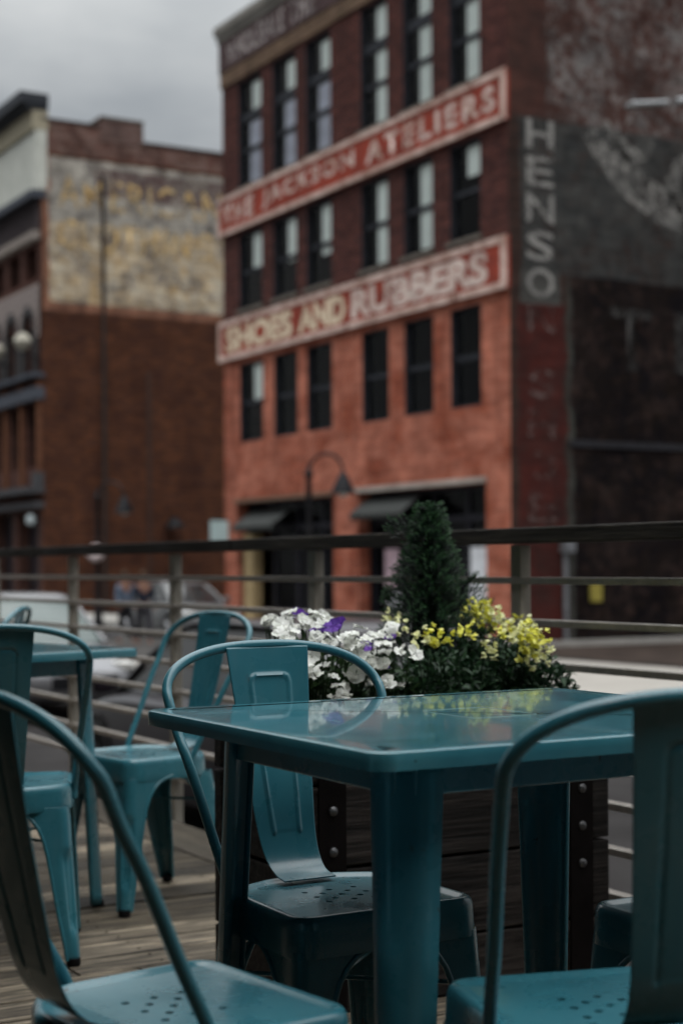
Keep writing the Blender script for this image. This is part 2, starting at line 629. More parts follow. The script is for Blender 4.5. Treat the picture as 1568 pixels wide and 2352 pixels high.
def wall_grid(holes, h0, h1, z0, z1, place, depth):
    """wall sheet on a plane with rectangular openings and their reveals. place(h, z, d) -> point, d = depth into the wall"""
    mb = MB()
    hs = sorted({h0, h1} | {h for r in holes for h in r[:2]})
    zs = sorted({z0, z1} | {z for r in holes for z in r[2:]})
    for a, b in zip(hs, hs[1:]):
        for c, d in zip(zs, zs[1:]):
            hm, zm = (a + b) / 2, (c + d) / 2
            if any(r[0] < hm < r[1] and r[2] < zm < r[3] for r in holes):
                continue
            mb.quad(place(a, c, 0), place(b, c, 0), place(b, d, 0), place(a, d, 0))
    for a, b, c, d in holes:
        for p, q in (((a, c), (b, c)), ((b, c), (b, d)), ((b, d), (a, d)), ((a, d), (a, c))):
            mb.quad(place(*p, 0), place(*q, 0), place(*q, depth), place(*p, depth))
    return mb


# ---- main building
UPBR = brick('upper_front_brick', 'u', (0.135, 0.048, 0.038), (0.060, 0.024, 0.022), (0.035, 0.024, 0.024), rh=.1, bw=.28, msz=.02, stain_amt=0.4, streaks=0.3)
LOBR = brick('painted_front_brick', 'u', (0.42, 0.112, 0.058), (0.30, 0.076, 0.043), (0.20, 0.062, 0.042), stain=(0.075, 0.030, 0.023), stain_amt=0.55, streaks=0.5,
             paint=((0.42, 0.150, 0.10), (0.30, 0.16, 0.125), 0.47))
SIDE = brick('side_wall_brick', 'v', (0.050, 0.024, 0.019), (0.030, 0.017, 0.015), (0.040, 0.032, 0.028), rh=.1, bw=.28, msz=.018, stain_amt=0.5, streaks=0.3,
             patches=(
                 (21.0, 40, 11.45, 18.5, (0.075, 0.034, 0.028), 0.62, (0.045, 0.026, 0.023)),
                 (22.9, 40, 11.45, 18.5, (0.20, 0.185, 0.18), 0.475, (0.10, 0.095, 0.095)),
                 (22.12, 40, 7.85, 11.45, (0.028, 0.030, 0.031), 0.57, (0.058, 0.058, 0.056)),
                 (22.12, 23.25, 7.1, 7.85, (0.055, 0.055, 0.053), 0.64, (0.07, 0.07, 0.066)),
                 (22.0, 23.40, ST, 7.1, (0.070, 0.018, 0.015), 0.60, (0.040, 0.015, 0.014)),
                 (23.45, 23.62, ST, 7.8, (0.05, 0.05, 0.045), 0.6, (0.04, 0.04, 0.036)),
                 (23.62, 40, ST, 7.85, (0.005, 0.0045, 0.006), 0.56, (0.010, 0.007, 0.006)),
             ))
EDGE = brick('corner_brick', 'v', (0.115, 0.035, 0.028), (0.085, 0.028, 0.024), (0.07, 0.035, 0.03), stain_amt=0.35)

bld = empty('brick_building', (FU, SV, ST), 0, 'tall red brick warehouse with two long name boards across its front', 'building')
OFF = Vector((-FU, -SV, -ST))


def put(mb, name, mat, parent, **kw):
    """parts written in world coordinates, stored relative to the building's base"""
    org = Vector((0, 0, 0))
    q = parent
    while q is not None:
        org += q.location
        q = q.parent
    mb.v = [tuple(Vector(p) - org) for p in mb.v]
    return mb.build(name, mat, parent, **kw)


WC = [(42.55, 44.10), (40.38, 41.82), (38.36, 39.80), (35.38, 36.74), (33.27, 34.62), (31.20, 32.50)]
ROWS = [(12.58, 15.85), (8.86, 11.18), (4.82, 7.23)]
pf = lambda h, z, d: (FU + d, h, z)
holes_up = [(a, b, r[0], r[1]) for r in ROWS[:2] for a, b in WC]
holes_lo = [(a, b, *ROWS[2]) for a, b in WC] + [(38.34, 44.33, ST, 2.97), (31.05, 37.0, ST, 2.97)]
put(wall_grid(holes_up, SV, 45.22, 8.0, 17.35, pf, 0.36), 'upper_front_wall', UPBR, bld, smooth=False)
put(wall_grid(holes_lo, SV, 45.22, ST, 8.0, pf, 0.36), 'lower_front_wall', LOBR, bld, smooth=False)
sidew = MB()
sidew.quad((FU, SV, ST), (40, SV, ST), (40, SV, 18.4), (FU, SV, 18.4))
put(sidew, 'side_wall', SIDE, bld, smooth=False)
bw_ = MB()
bw_.quad((FU, 45.22, ST), (FU, 45.22, 17.35), (40, 45.22, 17.35), (40, 45.22, ST))
bw_.quad((40, SV, ST), (40, 45.22, ST), (40, 45.22, 17.3), (40, SV, 17.3))
put(bw_, 'rear_wall', UPBR, bld, smooth=False)
put(MB().box((FU + .4, SV + .05, 17.1), (39.9, 45.2, 17.3)), 'roof', ASPH, bld, smooth=False)
put(MB().box((FU + 1.4, SV + .3, ST + .1), (FU + 1.5, 45.0, 17.0)), 'dark_backplane', DARKROOM, bld, smooth=False)  # near-black sheet behind the windows; the dark of unlit rooms is its colour
# cornice: tan brick courses, painted name band, coping
TANB = brick('tan_course_brick', 'u', (0.20, 0.135, 0.085), (0.15, 0.09, 0.065), (0.13, 0.10, 0.08), stain_amt=0.5, streaks=0.4)
put(MB().box((FU - .06, SV - .02, 15.95), (FU + .2, 45.25, 16.42)), 'string_course', TANB, bld, smooth=False)
BAND = brick('name_band_brick', 'u', (0.095, 0.060, 0.062), (0.075, 0.05, 0.052), (0.065, 0.05, 0.05), stain_amt=0.3)
put(MB().box((FU - .09, SV - .04, 16.42), (FU + .2, 45.27, 17.38)), 'name_band', BAND, bld, smooth=False)
COPE = simple('coping_stone', (0.17, 0.16, 0.145), 0.7, 0, 0.3, 0.6)
put(MB().box((FU - .22, SV - .2, 17.60), (FU + .5, 45.38, 17.86)).box((FU - .14, SV - .12, 17.38), (FU + .45, 45.32, 17.60)), 'coping', COPE, bld, smooth=False)
GHOST = faded('ghost_lettering', (0.42, 0.37, 0.36), 0.53, (0.28, 0.25, 0.25))
for w_, a, b in (('WHOLESALE', 44.7, 40.9), ('THE', 40.55, 39.1)):
    text_mesh('lettering', w_, GHOST, bld, Vector((FU - .095, a, 16.55)) + OFF, (0, -1, 0), (0, 0, 1), a - b, 0.70, 0.03)

# windows
FRAME = simple('window_frame_paint', (0.022, 0.024, 0.030), 0.6, 0, 0.3, 4)
SILL = simple('window_sill_stone', (0.13, 0.115, 0.10), 0.8, 0, 0.3, 4)
GLASS = glassmat('window_glass', (0.95, 0.97, 0.97), see=0.985, ior=1.16)
BLIND = simple('window_blind', (0.90, 0.95, 0.91), 0.8, 0, 0.04, 2.5)
BLIND2 = simple('lilac_curtain', (0.55, 0.56, 0.66), 0.8, 0, 0.2, 2.5)
# covering of each window by its blind: (from, to) in height fraction and material
BL = {(0, 0): [(.70, .96, BLIND), (.0, .60, BLIND2)], (0, 1): [(.70, .96, BLIND), (.02, .62, BLIND2)], (0, 2): [(.68, .96, BLIND), (.02, .60, BLIND2)],
      (0, 3): [(.02, .99, BLIND)], (0, 4): [(.02, .99, BLIND)], (0, 5): [(.05, .99, BLIND)],
      (1, 0): [(.50, .97, BLIND)], (1, 1): [(.44, .97, BLIND)], (1, 2): [(.38, .97, BLIND)], (1, 3): [(.06, .97, BLIND)], (1, 4): [(.06, .97, BLIND)], (1, 5): [(.66, .97, BLIND)],
      (2, 0): [(.50, .97, BLIND)]}
for r, (z0, z1) in enumerate(ROWS):
    for c_, (a, b) in enumerate(WC):
        win = empty('window', (0, 0, 0))
        win.parent = bld
        win.location = (0.14, (a + b) / 2 - SV, z0 - ST)
        w2, h = (b - a) / 2, z1 - z0
        fr = MB()
        t_ = 0.07
        fr.box((-.03, -w2, 0), (.05, -w2 + t_, h)).box((-.03, w2 - t_, 0), (.05, w2, h))
        fr.box((-.028, -w2 + t_, 0), (.048, w2 - t_, t_)).box((-.028, -w2 + t_, h - t_), (.048, w2 - t_, h))
        if r == 0:
            fr.box((-.04, -w2 + t_, h * .62), (.03, w2 - t_, h * .70)).box((-.035, -w2 + t_, h * .33), (.02, w2 - t_, h * .365))
        else:
            fr.box((-.035, -w2 + t_, h * .47), (.02, w2 - t_, h * .52))
        fr.box((.051, w2 - .02, 0), (.219, w2 - .001, h)).box((.051, -w2 + .001, 0), (.219, -w2 + .02, h)).box((.051, -w2 + .02, .001), (.219, w2 - .02, .02))
        fr.box((-.135, w2 - .02, 0), (-.031, w2 - .001, h)).box((-.135, -w2 + .001, 0), (-.031, -w2 + .02, h)).box((-.135, -w2 + .02, h - .02), (-.031, w2 - .02, h - .001))
        fr.build('frame', FRAME, win, smooth=False)
        MB().quad((.01, -w2 + .05, .05), (.01, -w2 + .05, h - .05), (.01, w2 - .05, h - .05), (.01, w2 - .05, .05)).build('pane', GLASS, win, smooth=False)
        bl = BL.get((r, c_))
        if bl:
            for z_a, z_b, m_ in bl:
                rows = []
                for i in range(25):
                    yy = -w2 + .06 + (2 * w2 - .12) * (.60 if m_ is BLIND else .72) * i / 24
                    dx = 0.045 + 0.014 * sin(i * 2.1 + c_)
                    rows.append([(dx, yy, h * z_a), (dx, yy, h * z_b)])
                MB().grid(rows).build('blind', m_, win)
        if r < 2:
            MB().box((-.24, -w2 - .08, -.10), (.06, w2 + .08, -.002)).build('sill', SILL, win, smooth=False)

# name boards (slightly proud of the wall, a little longer than the front)
BRED = faded('board_red_paint', (0.30, 0.056, 0.036), 1.5, (0.17, 0.040, 0.030), scale=3)
BWHT = faded('board_border_paint', (0.60, 0.46, 0.41), 0.60, (0.36, 0.23, 0.19), scale=4)
WLET = faded('board_white_lettering', (0.66, 0.56, 0.52), 0.56, (0.42, 0.26, 0.21))
CLET = faded('board_cream_lettering', (0.70, 0.60, 0.45), 0.60, (0.52, 0.40, 0.29))
WLE2 = faded('board_pale_lettering', (0.66, 0.56, 0.51), 0.58, (0.46, 0.34, 0.30))


def board(zb, zt, border, words, label, inner):
    e = empty('name_board', (FU - .10, (SV + 45.29) / 2, zb), 0, label, 'sign', 'painted name boards on the front of the brick warehouse')
    v0, v1 = SV - .02, 45.32
    put(MB().box((FU - .12, v0, zb), (FU - .005, v1, zt)), 'panel', BRED, e, smooth=False)
    f = MB()
    f.box((FU - .15, v0 - .01, zt - border), (FU - .10, v1 + .01, zt + .01)).box((FU - .15, v0 - .01, zb - .01), (FU - .10, v1 + .01, zb + border))
    f.box((FU - .147, v0 - .008, zb + border), (FU - .10, v0 + border * 1.2, zt - border)).box((FU - .147, v1 - border * 1.2, zb + border), (FU - .10, v1 + .008, zt - border))
    if inner:
        i0 = border + .09
        f.box((FU - .125, v0 + i0, zt - i0 - .025), (FU - .115, v1 - i0, zt - i0)).box((FU - .125, v0 + i0, zb + i0), (FU - .115, v1 - i0, zb + i0 + .025))
    put(f, 'border', BWHT, e, smooth=False)
    for w_, a, b, za, hh, m_, bo in words:
        org = Vector((FU - .121, a, za)) - e.location
        text_mesh('lettering', w_, m_, e, org, (0, -1, 0), (0, 0, 1), a - b, hh, 0.05 if bo else 0.04, space=1.0 if bo else 1.3)
    return e


board(11.31, 12.47, 0.13, [('THE', 44.96, 42.88, 11.60, .60, WLET, 0), ('JACKSON', 42.29, 36.90, 11.60, .60, WLET, 0), ('ATELIERS', 36.30, 30.42, 11.60, .60, WLET, 0)],
      'upper faded red name board reading THE JACKSON ATELIERS', False)
board(7.41, 8.62, 0.15, [('SHOES', 44.80, 40.45, 7.63, .77, CLET, 1), ('AND', 40.10, 37.40, 7.63, .77, CLET, 1), ('RUBBERS', 37.10, 30.75, 7.63, .77, WLE2, 1)],
      'lower red name board reading SHOES AND RUBBERS in cream letters', False)

# ghost lettering and painted emblem on the side wall
HLET = faded('side_white_lettering', (0.27, 0.26, 0.25), 0.57, (0.17, 0.165, 0.16), scale=7)
HFAD = faded('side_faint_lettering', (0.15, 0.11, 0.105), 0.46, (0.09, 0.065, 0.06), scale=5)
ELET = faded('side_emblem_paint', (0.22, 0.21, 0.20), 0.515, (0.11, 0.108, 0.105), scale=4)
VFAD = faded('side_very_faint_lettering', (0.045, 0.043, 0.042), 0.54, (0.028, 0.027, 0.027), scale=4)
for ch, zc in zip('HENSO', (11.07, 10.20, 9.34, 8.46, 7.60)):
    text_mesh('lettering', ch, HLET, bld, Vector((22.29, SV - .002, zc - .34)) + OFF, (1, 0, 0), (0, 0, 1), .80, .68, 0.012)
for ch, zc in zip('NSHOE', (6.77, 5.25, 4.30, 3.33, 2.35)):
    text_mesh('lettering', ch, HFAD, bld, Vector((22.32, SV - .002, zc - .34)) + OFF, (1, 0, 0), (0, 0, 1), .76, .68, 0.012)
for ch, uu, w_ in (('T', 24.75, 1.35), ('E', 26.80, 1.2), ('R', 28.6, 1.2)):
    text_mesh('lettering', ch, VFAD, bld, Vector((uu, SV - .002, 5.70)) + OFF, (1, 0, 0), (0, 0, 1), w_, 1.5, 0.012)


def arc_band(cx, cz, r0, r1, a0, a1, n=40):
    mb = MB()
    rows = [[(cx + r * cos(a), SV - .012, cz + r * sin(a)) for r in (r0, r1)] for a in [radians(a0 + (a1 - a0) * i / n) for i in range(n + 1)]]
    mb.grid(rows)
    return mb


put(arc_band(27.6, 13.4, 3.35, 4.25, 211, 262), 'painted_emblem', ELET, bld, smooth=False)
put(arc_band(25.5, 11.35, 0.25, 0.62, 175, 365), 'painted_emblem', ELET, bld, smooth=False)
put(arc_band(27.35, 10.35, 0.38, 0.82, 60, 330), 'painted_emblem', ELET, bld, smooth=False)
put(MB().box((23.5, SV - .05, 3.80), (40, SV - .001, 3.95)), 'cable_conduit', simple('conduit_grey', (0.022, 0.022, 0.026), 0.6), bld, smooth=False)
dp = MB().tube([(23.30, SV - .09, ST), (23.30, SV - .09, 1.3)], .06)
dp.box((23.20, SV - .25, 1.3), (23.48, SV - .003, 1.75))
put(dp, 'meter_pipe', simple('pipe_grey', (0.16, 0.165, 0.18), 0.5, 0.3), bld)
put(MB().box((24.08, SV - .06, 0.12), (24.42, SV - .003, 0.55)), 'notice_plate', simple('yellow_plate', (0.24, 0.20, 0.045), 0.8), bld, smooth=False)

# shop fronts under the header
HEAD = simple('header_stone', (0.33, 0.29, 0.26), 0.8, 0, 0.25, 1.5)
put(MB().box((FU - .10, 31.0, 2.97), (FU + .05, 37.1, 3.10)), 'lintel', HEAD, bld, smooth=False)
put(MB().box((FU - .10, 38.3, 2.97), (FU + .05, 44.4, 3.06)), 'lintel', simple('dark_header_stone', (0.16, 0.11, 0.08), 0.8), bld, smooth=False)
SHOPF = simple('shop_frame_paint', (0.018, 0.018, 0.024), 0.5, 0, 0.3, 3)
AWN = simple('awning_canvas', (0.045, 0.048, 0.047), 0.85, 0, 0.25, 3)
for (a, b) in ((31.05, 37.0), (38.34, 44.33)):
    sf = MB()
    uu = FU + .55
    n_ = 4
    for i in range(n_ + 1):
        y = a + (b - a) * i / n_
        sf.box((uu - .05, y - .06, ST), (uu + .08, y + .06, 2.9))
    sf.box((uu - .06, a, ST), (uu + .07, b, -.25)).box((uu - .06, a, 2.1), (uu + .07, b, 2.25)).box((uu - .06, a, 2.86), (uu + .07, b, 2.98))
    sfo = put(sf, 'shop_front', SHOPF, bld, smooth=False)
    put(MB().quad((uu + .02, a, -.3), (uu + .02, a, 2.9), (uu + .02, b, 2.9), (uu + .02, b, -.3)), 'shop_glass', GLASS, bld, smooth=False)
put(MB().box((FU + .15, 43.55, ST), (FU + .45, 44.2, 2.0)), 'tan_pillar', simple('tan_timber', (0.32, 0.24, 0.13), 0.7, 0, 0.15, 2), bld, smooth=False)
POST1 = simple('pink_poster', (0.55, 0.40, 0.46), 0.6, 0, 0.25, 5)
POST2 = simple('white_poster', (0.60, 0.62, 0.66), 0.6, 0, 0.15, 3)
put(MB().box((FU + .50, 35.75, .45), (FU + .52, 36.45, 1.45)), 'poster', POST1, bld, smooth=False)
put(MB().box((FU + .50, 35.7, -.15), (FU + .52, 36.3, .28)), 'poster', POST2, bld, smooth=False)
put(MB().box((FU + .45, 31.6, -.1), (FU + .50, 32.35, 1.45)), 'white_door', POST2, bld, smooth=False)
for (a, b, dz) in ((41.3, 43.9, 0), (34.2, 36.8, .15)):
    aw = MB()
    rows = []
    for i in range(17):
        y = a + (b - a) * i / 16
        wv = 0.03 * cos(i * pi)
        rows.append([(FU + .3, y, 2.72 + dz), (FU + .0, y, 2.50 + dz + wv * .4), (FU - .38, y, 2.22 + dz + wv), (FU - .39, y, 2.08 + dz + wv)])
    aw.grid(rows)
    o = put(aw, 'awning', AWN, bld)
    md = o.modifiers.new('solid', 'SOLIDIFY')
    md.thickness = .02
sg = empty('hanging_sign', (FU - .1, 44.9, 1.78), 0, 'small pale blue square sign hanging from the left corner of the brick warehouse', 'sign')
put(MB().box((21.16, 44.87, 1.80), (21.76, 44.93, 2.44)), 'sign_plate', simple('pale_sign_paint', (0.42, 0.56, 0.58), 0.5, 0, 0.08, 4), sg, bevel=.01)
put(MB().tube([(21.1, 44.9, 2.48), (21.85, 44.9, 2.48)], .02), 'bracket', BLACK, sg)

# ---- left building, behind: front on x = FU, side wall on y = 62.08
LV = 62.08
SIDE2 = brick('far_side_brick', 'v', (0.125, 0.046, 0.022), (0.060, 0.025, 0.018), (0.050, 0.030, 0.022), stain=(0.022, 0.012, 0.012), stain_amt=0.75, streaks=0.35, bw=.3, rh=.1, msz=.016,
              patches=((21.0, 40, 17.9, 19.6, (0.12, 0.060, 0.050), 0.56, (0.17, 0.115, 0.10)),
                       (22.1, 40, 11.85, 17.75, (0.44, 0.41, 0.36), 0.60, (0.20, 0.185, 0.17)),
                       (22.1, 40, 11.85, 15.1, (0.56, 0.49, 0.38), 0.53, (0.40, 0.28, 0.15)),
                       (24.1, 31.5, 16.3, 17.5, (0.12, 0.075, 0.07), 0.52, (0.09, 0.06, 0.06)),
                       (21.9, 40, 11.5, 11.85, (0.27, 0.13, 0.085), 0.62, (0.22, 0.11, 0.075)),
                       (21.86, 22.12, 11.5, 18, (0.27, 0.13, 0.085), 0.62, (0.22, 0.11, 0.075))))
lb = empty('corner_building', (FU, LV, ST), 0, 'older brick building on the left with a washed out yellow wall advertisement', 'building')
LOFF = Vector((-FU, -LV, -ST))
s2 = MB()
s2.quad((FU, LV, ST), (48, LV, ST), (48, LV, 18.72), (FU, LV, 18.72))
put(s2, 'side_wall', SIDE2, lb, smooth=False)
s3 = MB()
s3.box((FU + .02, LV + .003, 18.72), (26.27, LV + .4, 19.2))
put(s3, 'parapet', SIDE2, lb, smooth=False)
cpg = MB().box((FU, LV - .06, 19.2), (24.3, LV + .45, 19.28)).box((26.3, LV - .06, 18.72), (48, LV + .45, 18.82))
put(cpg, 'coping', simple('dark_coping', (0.05, 0.04, 0.04), 0.8), lb, smooth=False)
put(MB().box((24.38, LV - .03, 18.6), (26.25, LV + 1.2, 19.58)), 'chimney', brick('chimney_brick', 'v', (0.13, 0.070, 0.058), (0.10, 0.052, 0.046), (0.17, 0.14, 0.13), stain_amt=.5), lb, smooth=False)
put(MB().box((24.35, LV - .08, 19.58), (26.28, LV + 1.23, 19.66)), 'chimney_cap', SILL, lb, smooth=False)
put(MB().box((FU + .3, LV + .4, 18.2), (47.9, LV + 30, 18.4)), 'roof', ASPH, lb, smooth=False)
dpp = MB().tube([(24.42, LV - .12, ST), (24.42, LV - .12, 17.2)], .08, 10)
put(dpp, 'downpipe', simple('dark_pipe', (0.035, 0.028, 0.026), 0.7), lb)
put(MB().box((26.35, LV - .05, ST), (26.55, LV - .002, 9.2)), 'conduit', simple('dark_pipe2', (0.05, 0.028, 0.022), 0.7), lb, smooth=False)
wl = MB().tube([(27.36, LV - .02, 3.1), (27.36, LV - .45, 3.1)], .03, 8)
wl.lathe([(0.02, 3.12), (0.22, 3.0), (0.42, 2.75), (0.44, 2.66), (0.0, 2.66)], (27.36, LV - .5, 0), 20)
put(wl, 'wall_lamp', BLACK, lb)
YLET = faded('washed_yellow_lettering', (0.58, 0.39, 0.17), 0.505, (0.44, 0.34, 0.20), scale=2.2)
text_mesh('lettering', 'AMERICAN', YLET, lb, Vector((22.5, LV - .03, 15.72)) + LOFF, (1, 0, 0), (0, 0, 1), 7.35, 1.30, .012)
text_mesh('lettering', 'CLOTHING', YLET, lb, Vector((22.5, LV - .03, 14.05)) + LOFF, (1, 0, 0), (0, 0, 1), 6.9, 1.22, .012)
# front of the left building
FRB = brick('far_front_brick', 'u', (0.10, 0.045, 0.036), (0.075, 0.036, 0.03), (0.05, 0.035, 0.03), stain_amt=.5)
lh = []
for k in range(6):
    a = LV + .55 + k * 2.15
    lh += [(a, a + 1.45, 16.30 - .0, 17.75), (a, a + 1.45, 12.85, 14.15), (a, a + 1.45, 8.95, 10.9), (a, a + 1.45, 5.15, 7.75)]
lh += [(LV + .5 + k * 3.2, LV + 3.2 + k * 3.2, ST, 3.3) for k in range(4)]
lf = lambda h, z, d: (FU + d, h, z)
put(wall_grid(lh, LV, LV + 16, ST, 19.3, lf, .5), 'front_wall', FRB, lb, smooth=False)
put(MB().box((FU + .52, LV + .3, ST), (FU + .6, LV + 15.8, 18)), 'dark_glazing', glassmat('far_glass', see=0.0, body=(0.015, 0.015, 0.02), rough=.15), lb, smooth=False)
put(MB().box((FU - .9, LV - .12, 19.75), (FU + .3, LV + 16, 20.2)).box((FU - .6, LV - .06, 19.55), (FU + .3, LV + 16, 19.75)), 'cornice', simple('cornice_dark', (0.03, 0.033, 0.04), 0.6), lb, smooth=False)
put(MB().box((FU - .35, LV - .03, 18.75), (FU + .3, LV + 16, 19.55)), 'fascia', simple('tan_fascia', (0.30, 0.27, 0.20), 0.8, 0, .15, 1), lb, smooth=False)
put(MB().box((FU - .22, LV - .02, 16.35), (FU + .25, LV + 16, 18.75)), 'pale_frieze', simple('pale_frieze_paint', (0.46, 0.47, 0.43), 0.8, 0, .12, 1.5), lb, smooth=False)
sh = MB()
for k in range(40):
    y = LV + .2 + k * .42
    sh.box((FU - .10, y, 14.75), (FU + .0, y + .10, 16.0))
put(sh, 'shutter', simple('far_shutter', (0.07, 0.06, 0.065), 0.7), lb, smooth=False)
put(MB().box((FU - .45, LV - .05, 16.0), (FU + .2, LV + 16, 16.3)).box((FU - .45, LV - .04, 8.75), (FU + .1, LV + 16, 8.93)).box((FU - .3, LV - .02, 7.85), (FU + .1, LV + 16, 8.35)),
    'ledge', simple('blue_grey_stone', (0.060, 0.066, 0.082), 0.7, 0, .2, 2), lb, smooth=False)
dn = MB()
rows = []
for k in range(34):
    y = LV + .1 + k * .47
    for yy, xx in ((y, FU - .02), (y, FU - .32), (y + .27, FU - .32), (y + .27, FU - .02)):
        rows.append([(FU, yy, 14.35), (xx, yy, 14.35), (xx, yy, 14.68), (FU, yy, 14.68)])
dn.grid(rows)
put(dn, 'dentil_course', simple('pale_dentil', (0.24, 0.21, 0.19), 0.8, 0, .2, 2), lb, smooth=False)
# chequered arches
CHK, tt, bb = newmat('chequered_tile')
ck = tt.nodes.new('ShaderNodeTexChecker')
ck.inputs['Scale'].default_value = 1.0
mpc = tt.nodes.new('ShaderNodeMapping')
mpc.inputs['Scale'].default_value = (1, 4.2, 4.2)
mpc.inputs['Rotation'].default_value = (radians(45), 0, 0)
mpc.inputs['Location'].default_value = (0.3, 0, 0)
tt.links.new(worldpos(tt), mpc.inputs[0])
tt.links.new(mpc.outputs[0], ck.inputs['Vector'])
ck.inputs[1].default_value = (0.27, 0.22, 0.20, 1)
ck.inputs[2].default_value = (0.10, 0.08, 0.08, 1)
tt.links.new(ck.outputs[0], bb.inputs['Base Color'])
bb.inputs['Roughness'].default_value = .8
ar = MB()
arf = MB()
for k in range(7):
    cy = LV + 1.27 + (k) * 2.15
    hw = .78
    top, bot = 12.55, 9.4
    n_ = 14
    prev = None
    for i in range(n_ + 1):
        a = pi * i / n_
        y, z = cy - hw * cos(a), 10.7 + hw * 1.25 * sin(a)
        if prev:
            ar.quad((FU - .12, prev[0], prev[1]), (FU - .12, y, z), (FU - .12, y, top), (FU - .12, prev[0], top))
        prev = (y, z)
    ar.quad((FU - .12, cy + hw, bot + 1.0), (FU - .12, cy + 2.15 - hw, bot + 1.0), (FU - .12, cy + 2.15 - hw, top), (FU - .12, cy + hw, top))
    rows = []
    for i in range(n_ + 1):
        a = pi * i / n_
        rows.append([(FU - .2, cy - r_ * cos(a), 10.7 + r_ * 1.25 * sin(a)) for r_ in (hw - .14, hw + .10)])
    arf.grid(rows)
    arf.box((FU - .2, cy - hw - .1, 9.0), (FU - .02, cy - hw + .14, 10.7)).box((FU - .2, cy + hw - .14, 9.0), (FU - .02, cy + hw + .1, 10.7))
ar.quad((FU - .12, LV + .0, bot + 1.0), (FU - .12, LV + .49, bot + 1.0), (FU - .12, LV + .49, top), (FU - .12, LV + .0, top))
put(ar, 'chequered_arch_panel', CHK, lb, smooth=False)
put(arf, 'arch_moulding', simple('arch_dark', (0.05, 0.048, 0.05), .7), lb, smooth=False)
col_ = MB()
for k in range(8):
    y = LV + .20 + k * 2.15
    col_.box((FU - .15, y - .12, 3.9), (FU + .03, y + .12, 8.7))
put(col_, 'pilaster', simple('orange_brick_pilaster', (0.13, 0.055, 0.03), .8, 0, .3, 4), lb, smooth=False)
put(MB().box((FU - .7, LV - .1, 4.05), (FU + .05, LV + 16, 4.30)).box((FU - .35, LV - .06, 3.45), (FU + .05, LV + 16, 3.7)).box((FU - .3, LV - .04, 4.3), (FU + .04, LV + .5, 4.9)),
    'shop_cornice', simple('grey_cornice', (0.055, 0.055, 0.06), .7), lb, smooth=False)
GLOBE = simple('white_globe_glass', (0.34, 0.32, 0.27), 0.6, 0, .08, 3)
for k in range(3):
    y = LV + 0.2 + k * 3.3
    gl_ = MB().lathe([(0.0, -.36), (.12, -.35), (.28, -.2), (.36, 0), (.28, .22), (.12, .35), (0, .37)], (FU - .75, y, 10.15), 20)
    gg = put(gl_, 'globe_lamp', GLOBE, lb)
    put(MB().tube([(FU - .05, y, 9.6), (FU - .75, y, 9.6), (FU - .75, y, 9.8)], .05, 8), 'lamp_bracket', BLACK, lb)
pl_ = MB().lathe([(0.0, -.2), (.16, -.15), (.2, 0), (.14, .2), (0, .25)], (FU - .4, LV + .35, 2.95), 16)
put(pl_, 'door_lamp', simple('grey_globe', (0.35, 0.40, 0.42), .4), lb)

# ---- unseen cafe beside the deck, added to block light from the terrace
cafe = empty('added_shade_cafe', (-1.1, 4, ST), 0, 'unseen dark brick cafe building added to shade the wooden terrace', 'building')
CB = brick('cafe_brick', 'u', (0.04, 0.022, 0.018), (0.03, 0.017, 0.015), (0.03, 0.026, 0.024))
ch_ = [(-9 + k * 3.2, -6.9 + k * 3.2, 0.2, 2.6) for k in range(8)] + [(-9 + k * 3.2, -6.9 + k * 3.2, 4.2, 6.6) for k in range(8)]
put(wall_grid(ch_, -10, 17, ST, 10.5, lambda h, z, d: (-1.1 - d, h, z), .3), 'front_wall', CB, cafe, smooth=False)
put(MB().box((-1.45, -9.9, ST), (-1.42, 16.9, 10.4)), 'glazing', glassmat('cafe_glass', see=0, rough=.08, ior=1.15), cafe, smooth=False)
put(MB().box((-9, -10, ST), (-1.5, 17, 10.4)), 'body', CB, cafe, smooth=False)
put(MB().box((-9.2, -10.2, 10.5), (-0.6, 17.2, 10.8)), 'roof', ASPH, cafe, smooth=False)
put(MB().box((-1.09, -6.9, 2.62), (0.70, 8.0, 2.70)), 'added_shade_canopy', simple('dark_canopy', (0.02, 0.02, 0.022), .8), cafe, smooth=False)  # unseen cover overhead, added to keep light off the near deck and chairs
put(MB().box((0.60, -6.8, .86 + ST), (0.66, -6.74, 2.62)).box((0.60, -3.0, .86 + ST), (0.66, -2.94, 2.62)), 'added_canopy_posts', BLACK, cafe, smooth=False)

# ---- unseen building behind the photographer, added to block the low light
bk_ = empty('added_light_blocker', (6, -7, ST), 0, 'unseen dark brick building added behind the terrace to cut low light', 'building')
put(wall_grid([(-8 + k * 3.4, -6 + k * 3.4, 0.3, 2.6) for k in range(6)], -10, 14, ST, 10.5, lambda h, z, d: (h, -7 - d, z), .3), 'front_wall', brick('light_blocker_brick', 'v', (0.045, 0.024, 0.02), (0.035, 0.02, 0.017), (0.035, 0.03, 0.027)), bk_, smooth=False)
put(MB().box((-9.9, -17, ST), (13.9, -7.35, 10.4)), 'body', CB, bk_, smooth=False)
put(MB().box((-10.1, -17.1, 10.5), (14.1, -6.8, 10.75)), 'roof', ASPH, bk_, smooth=False)

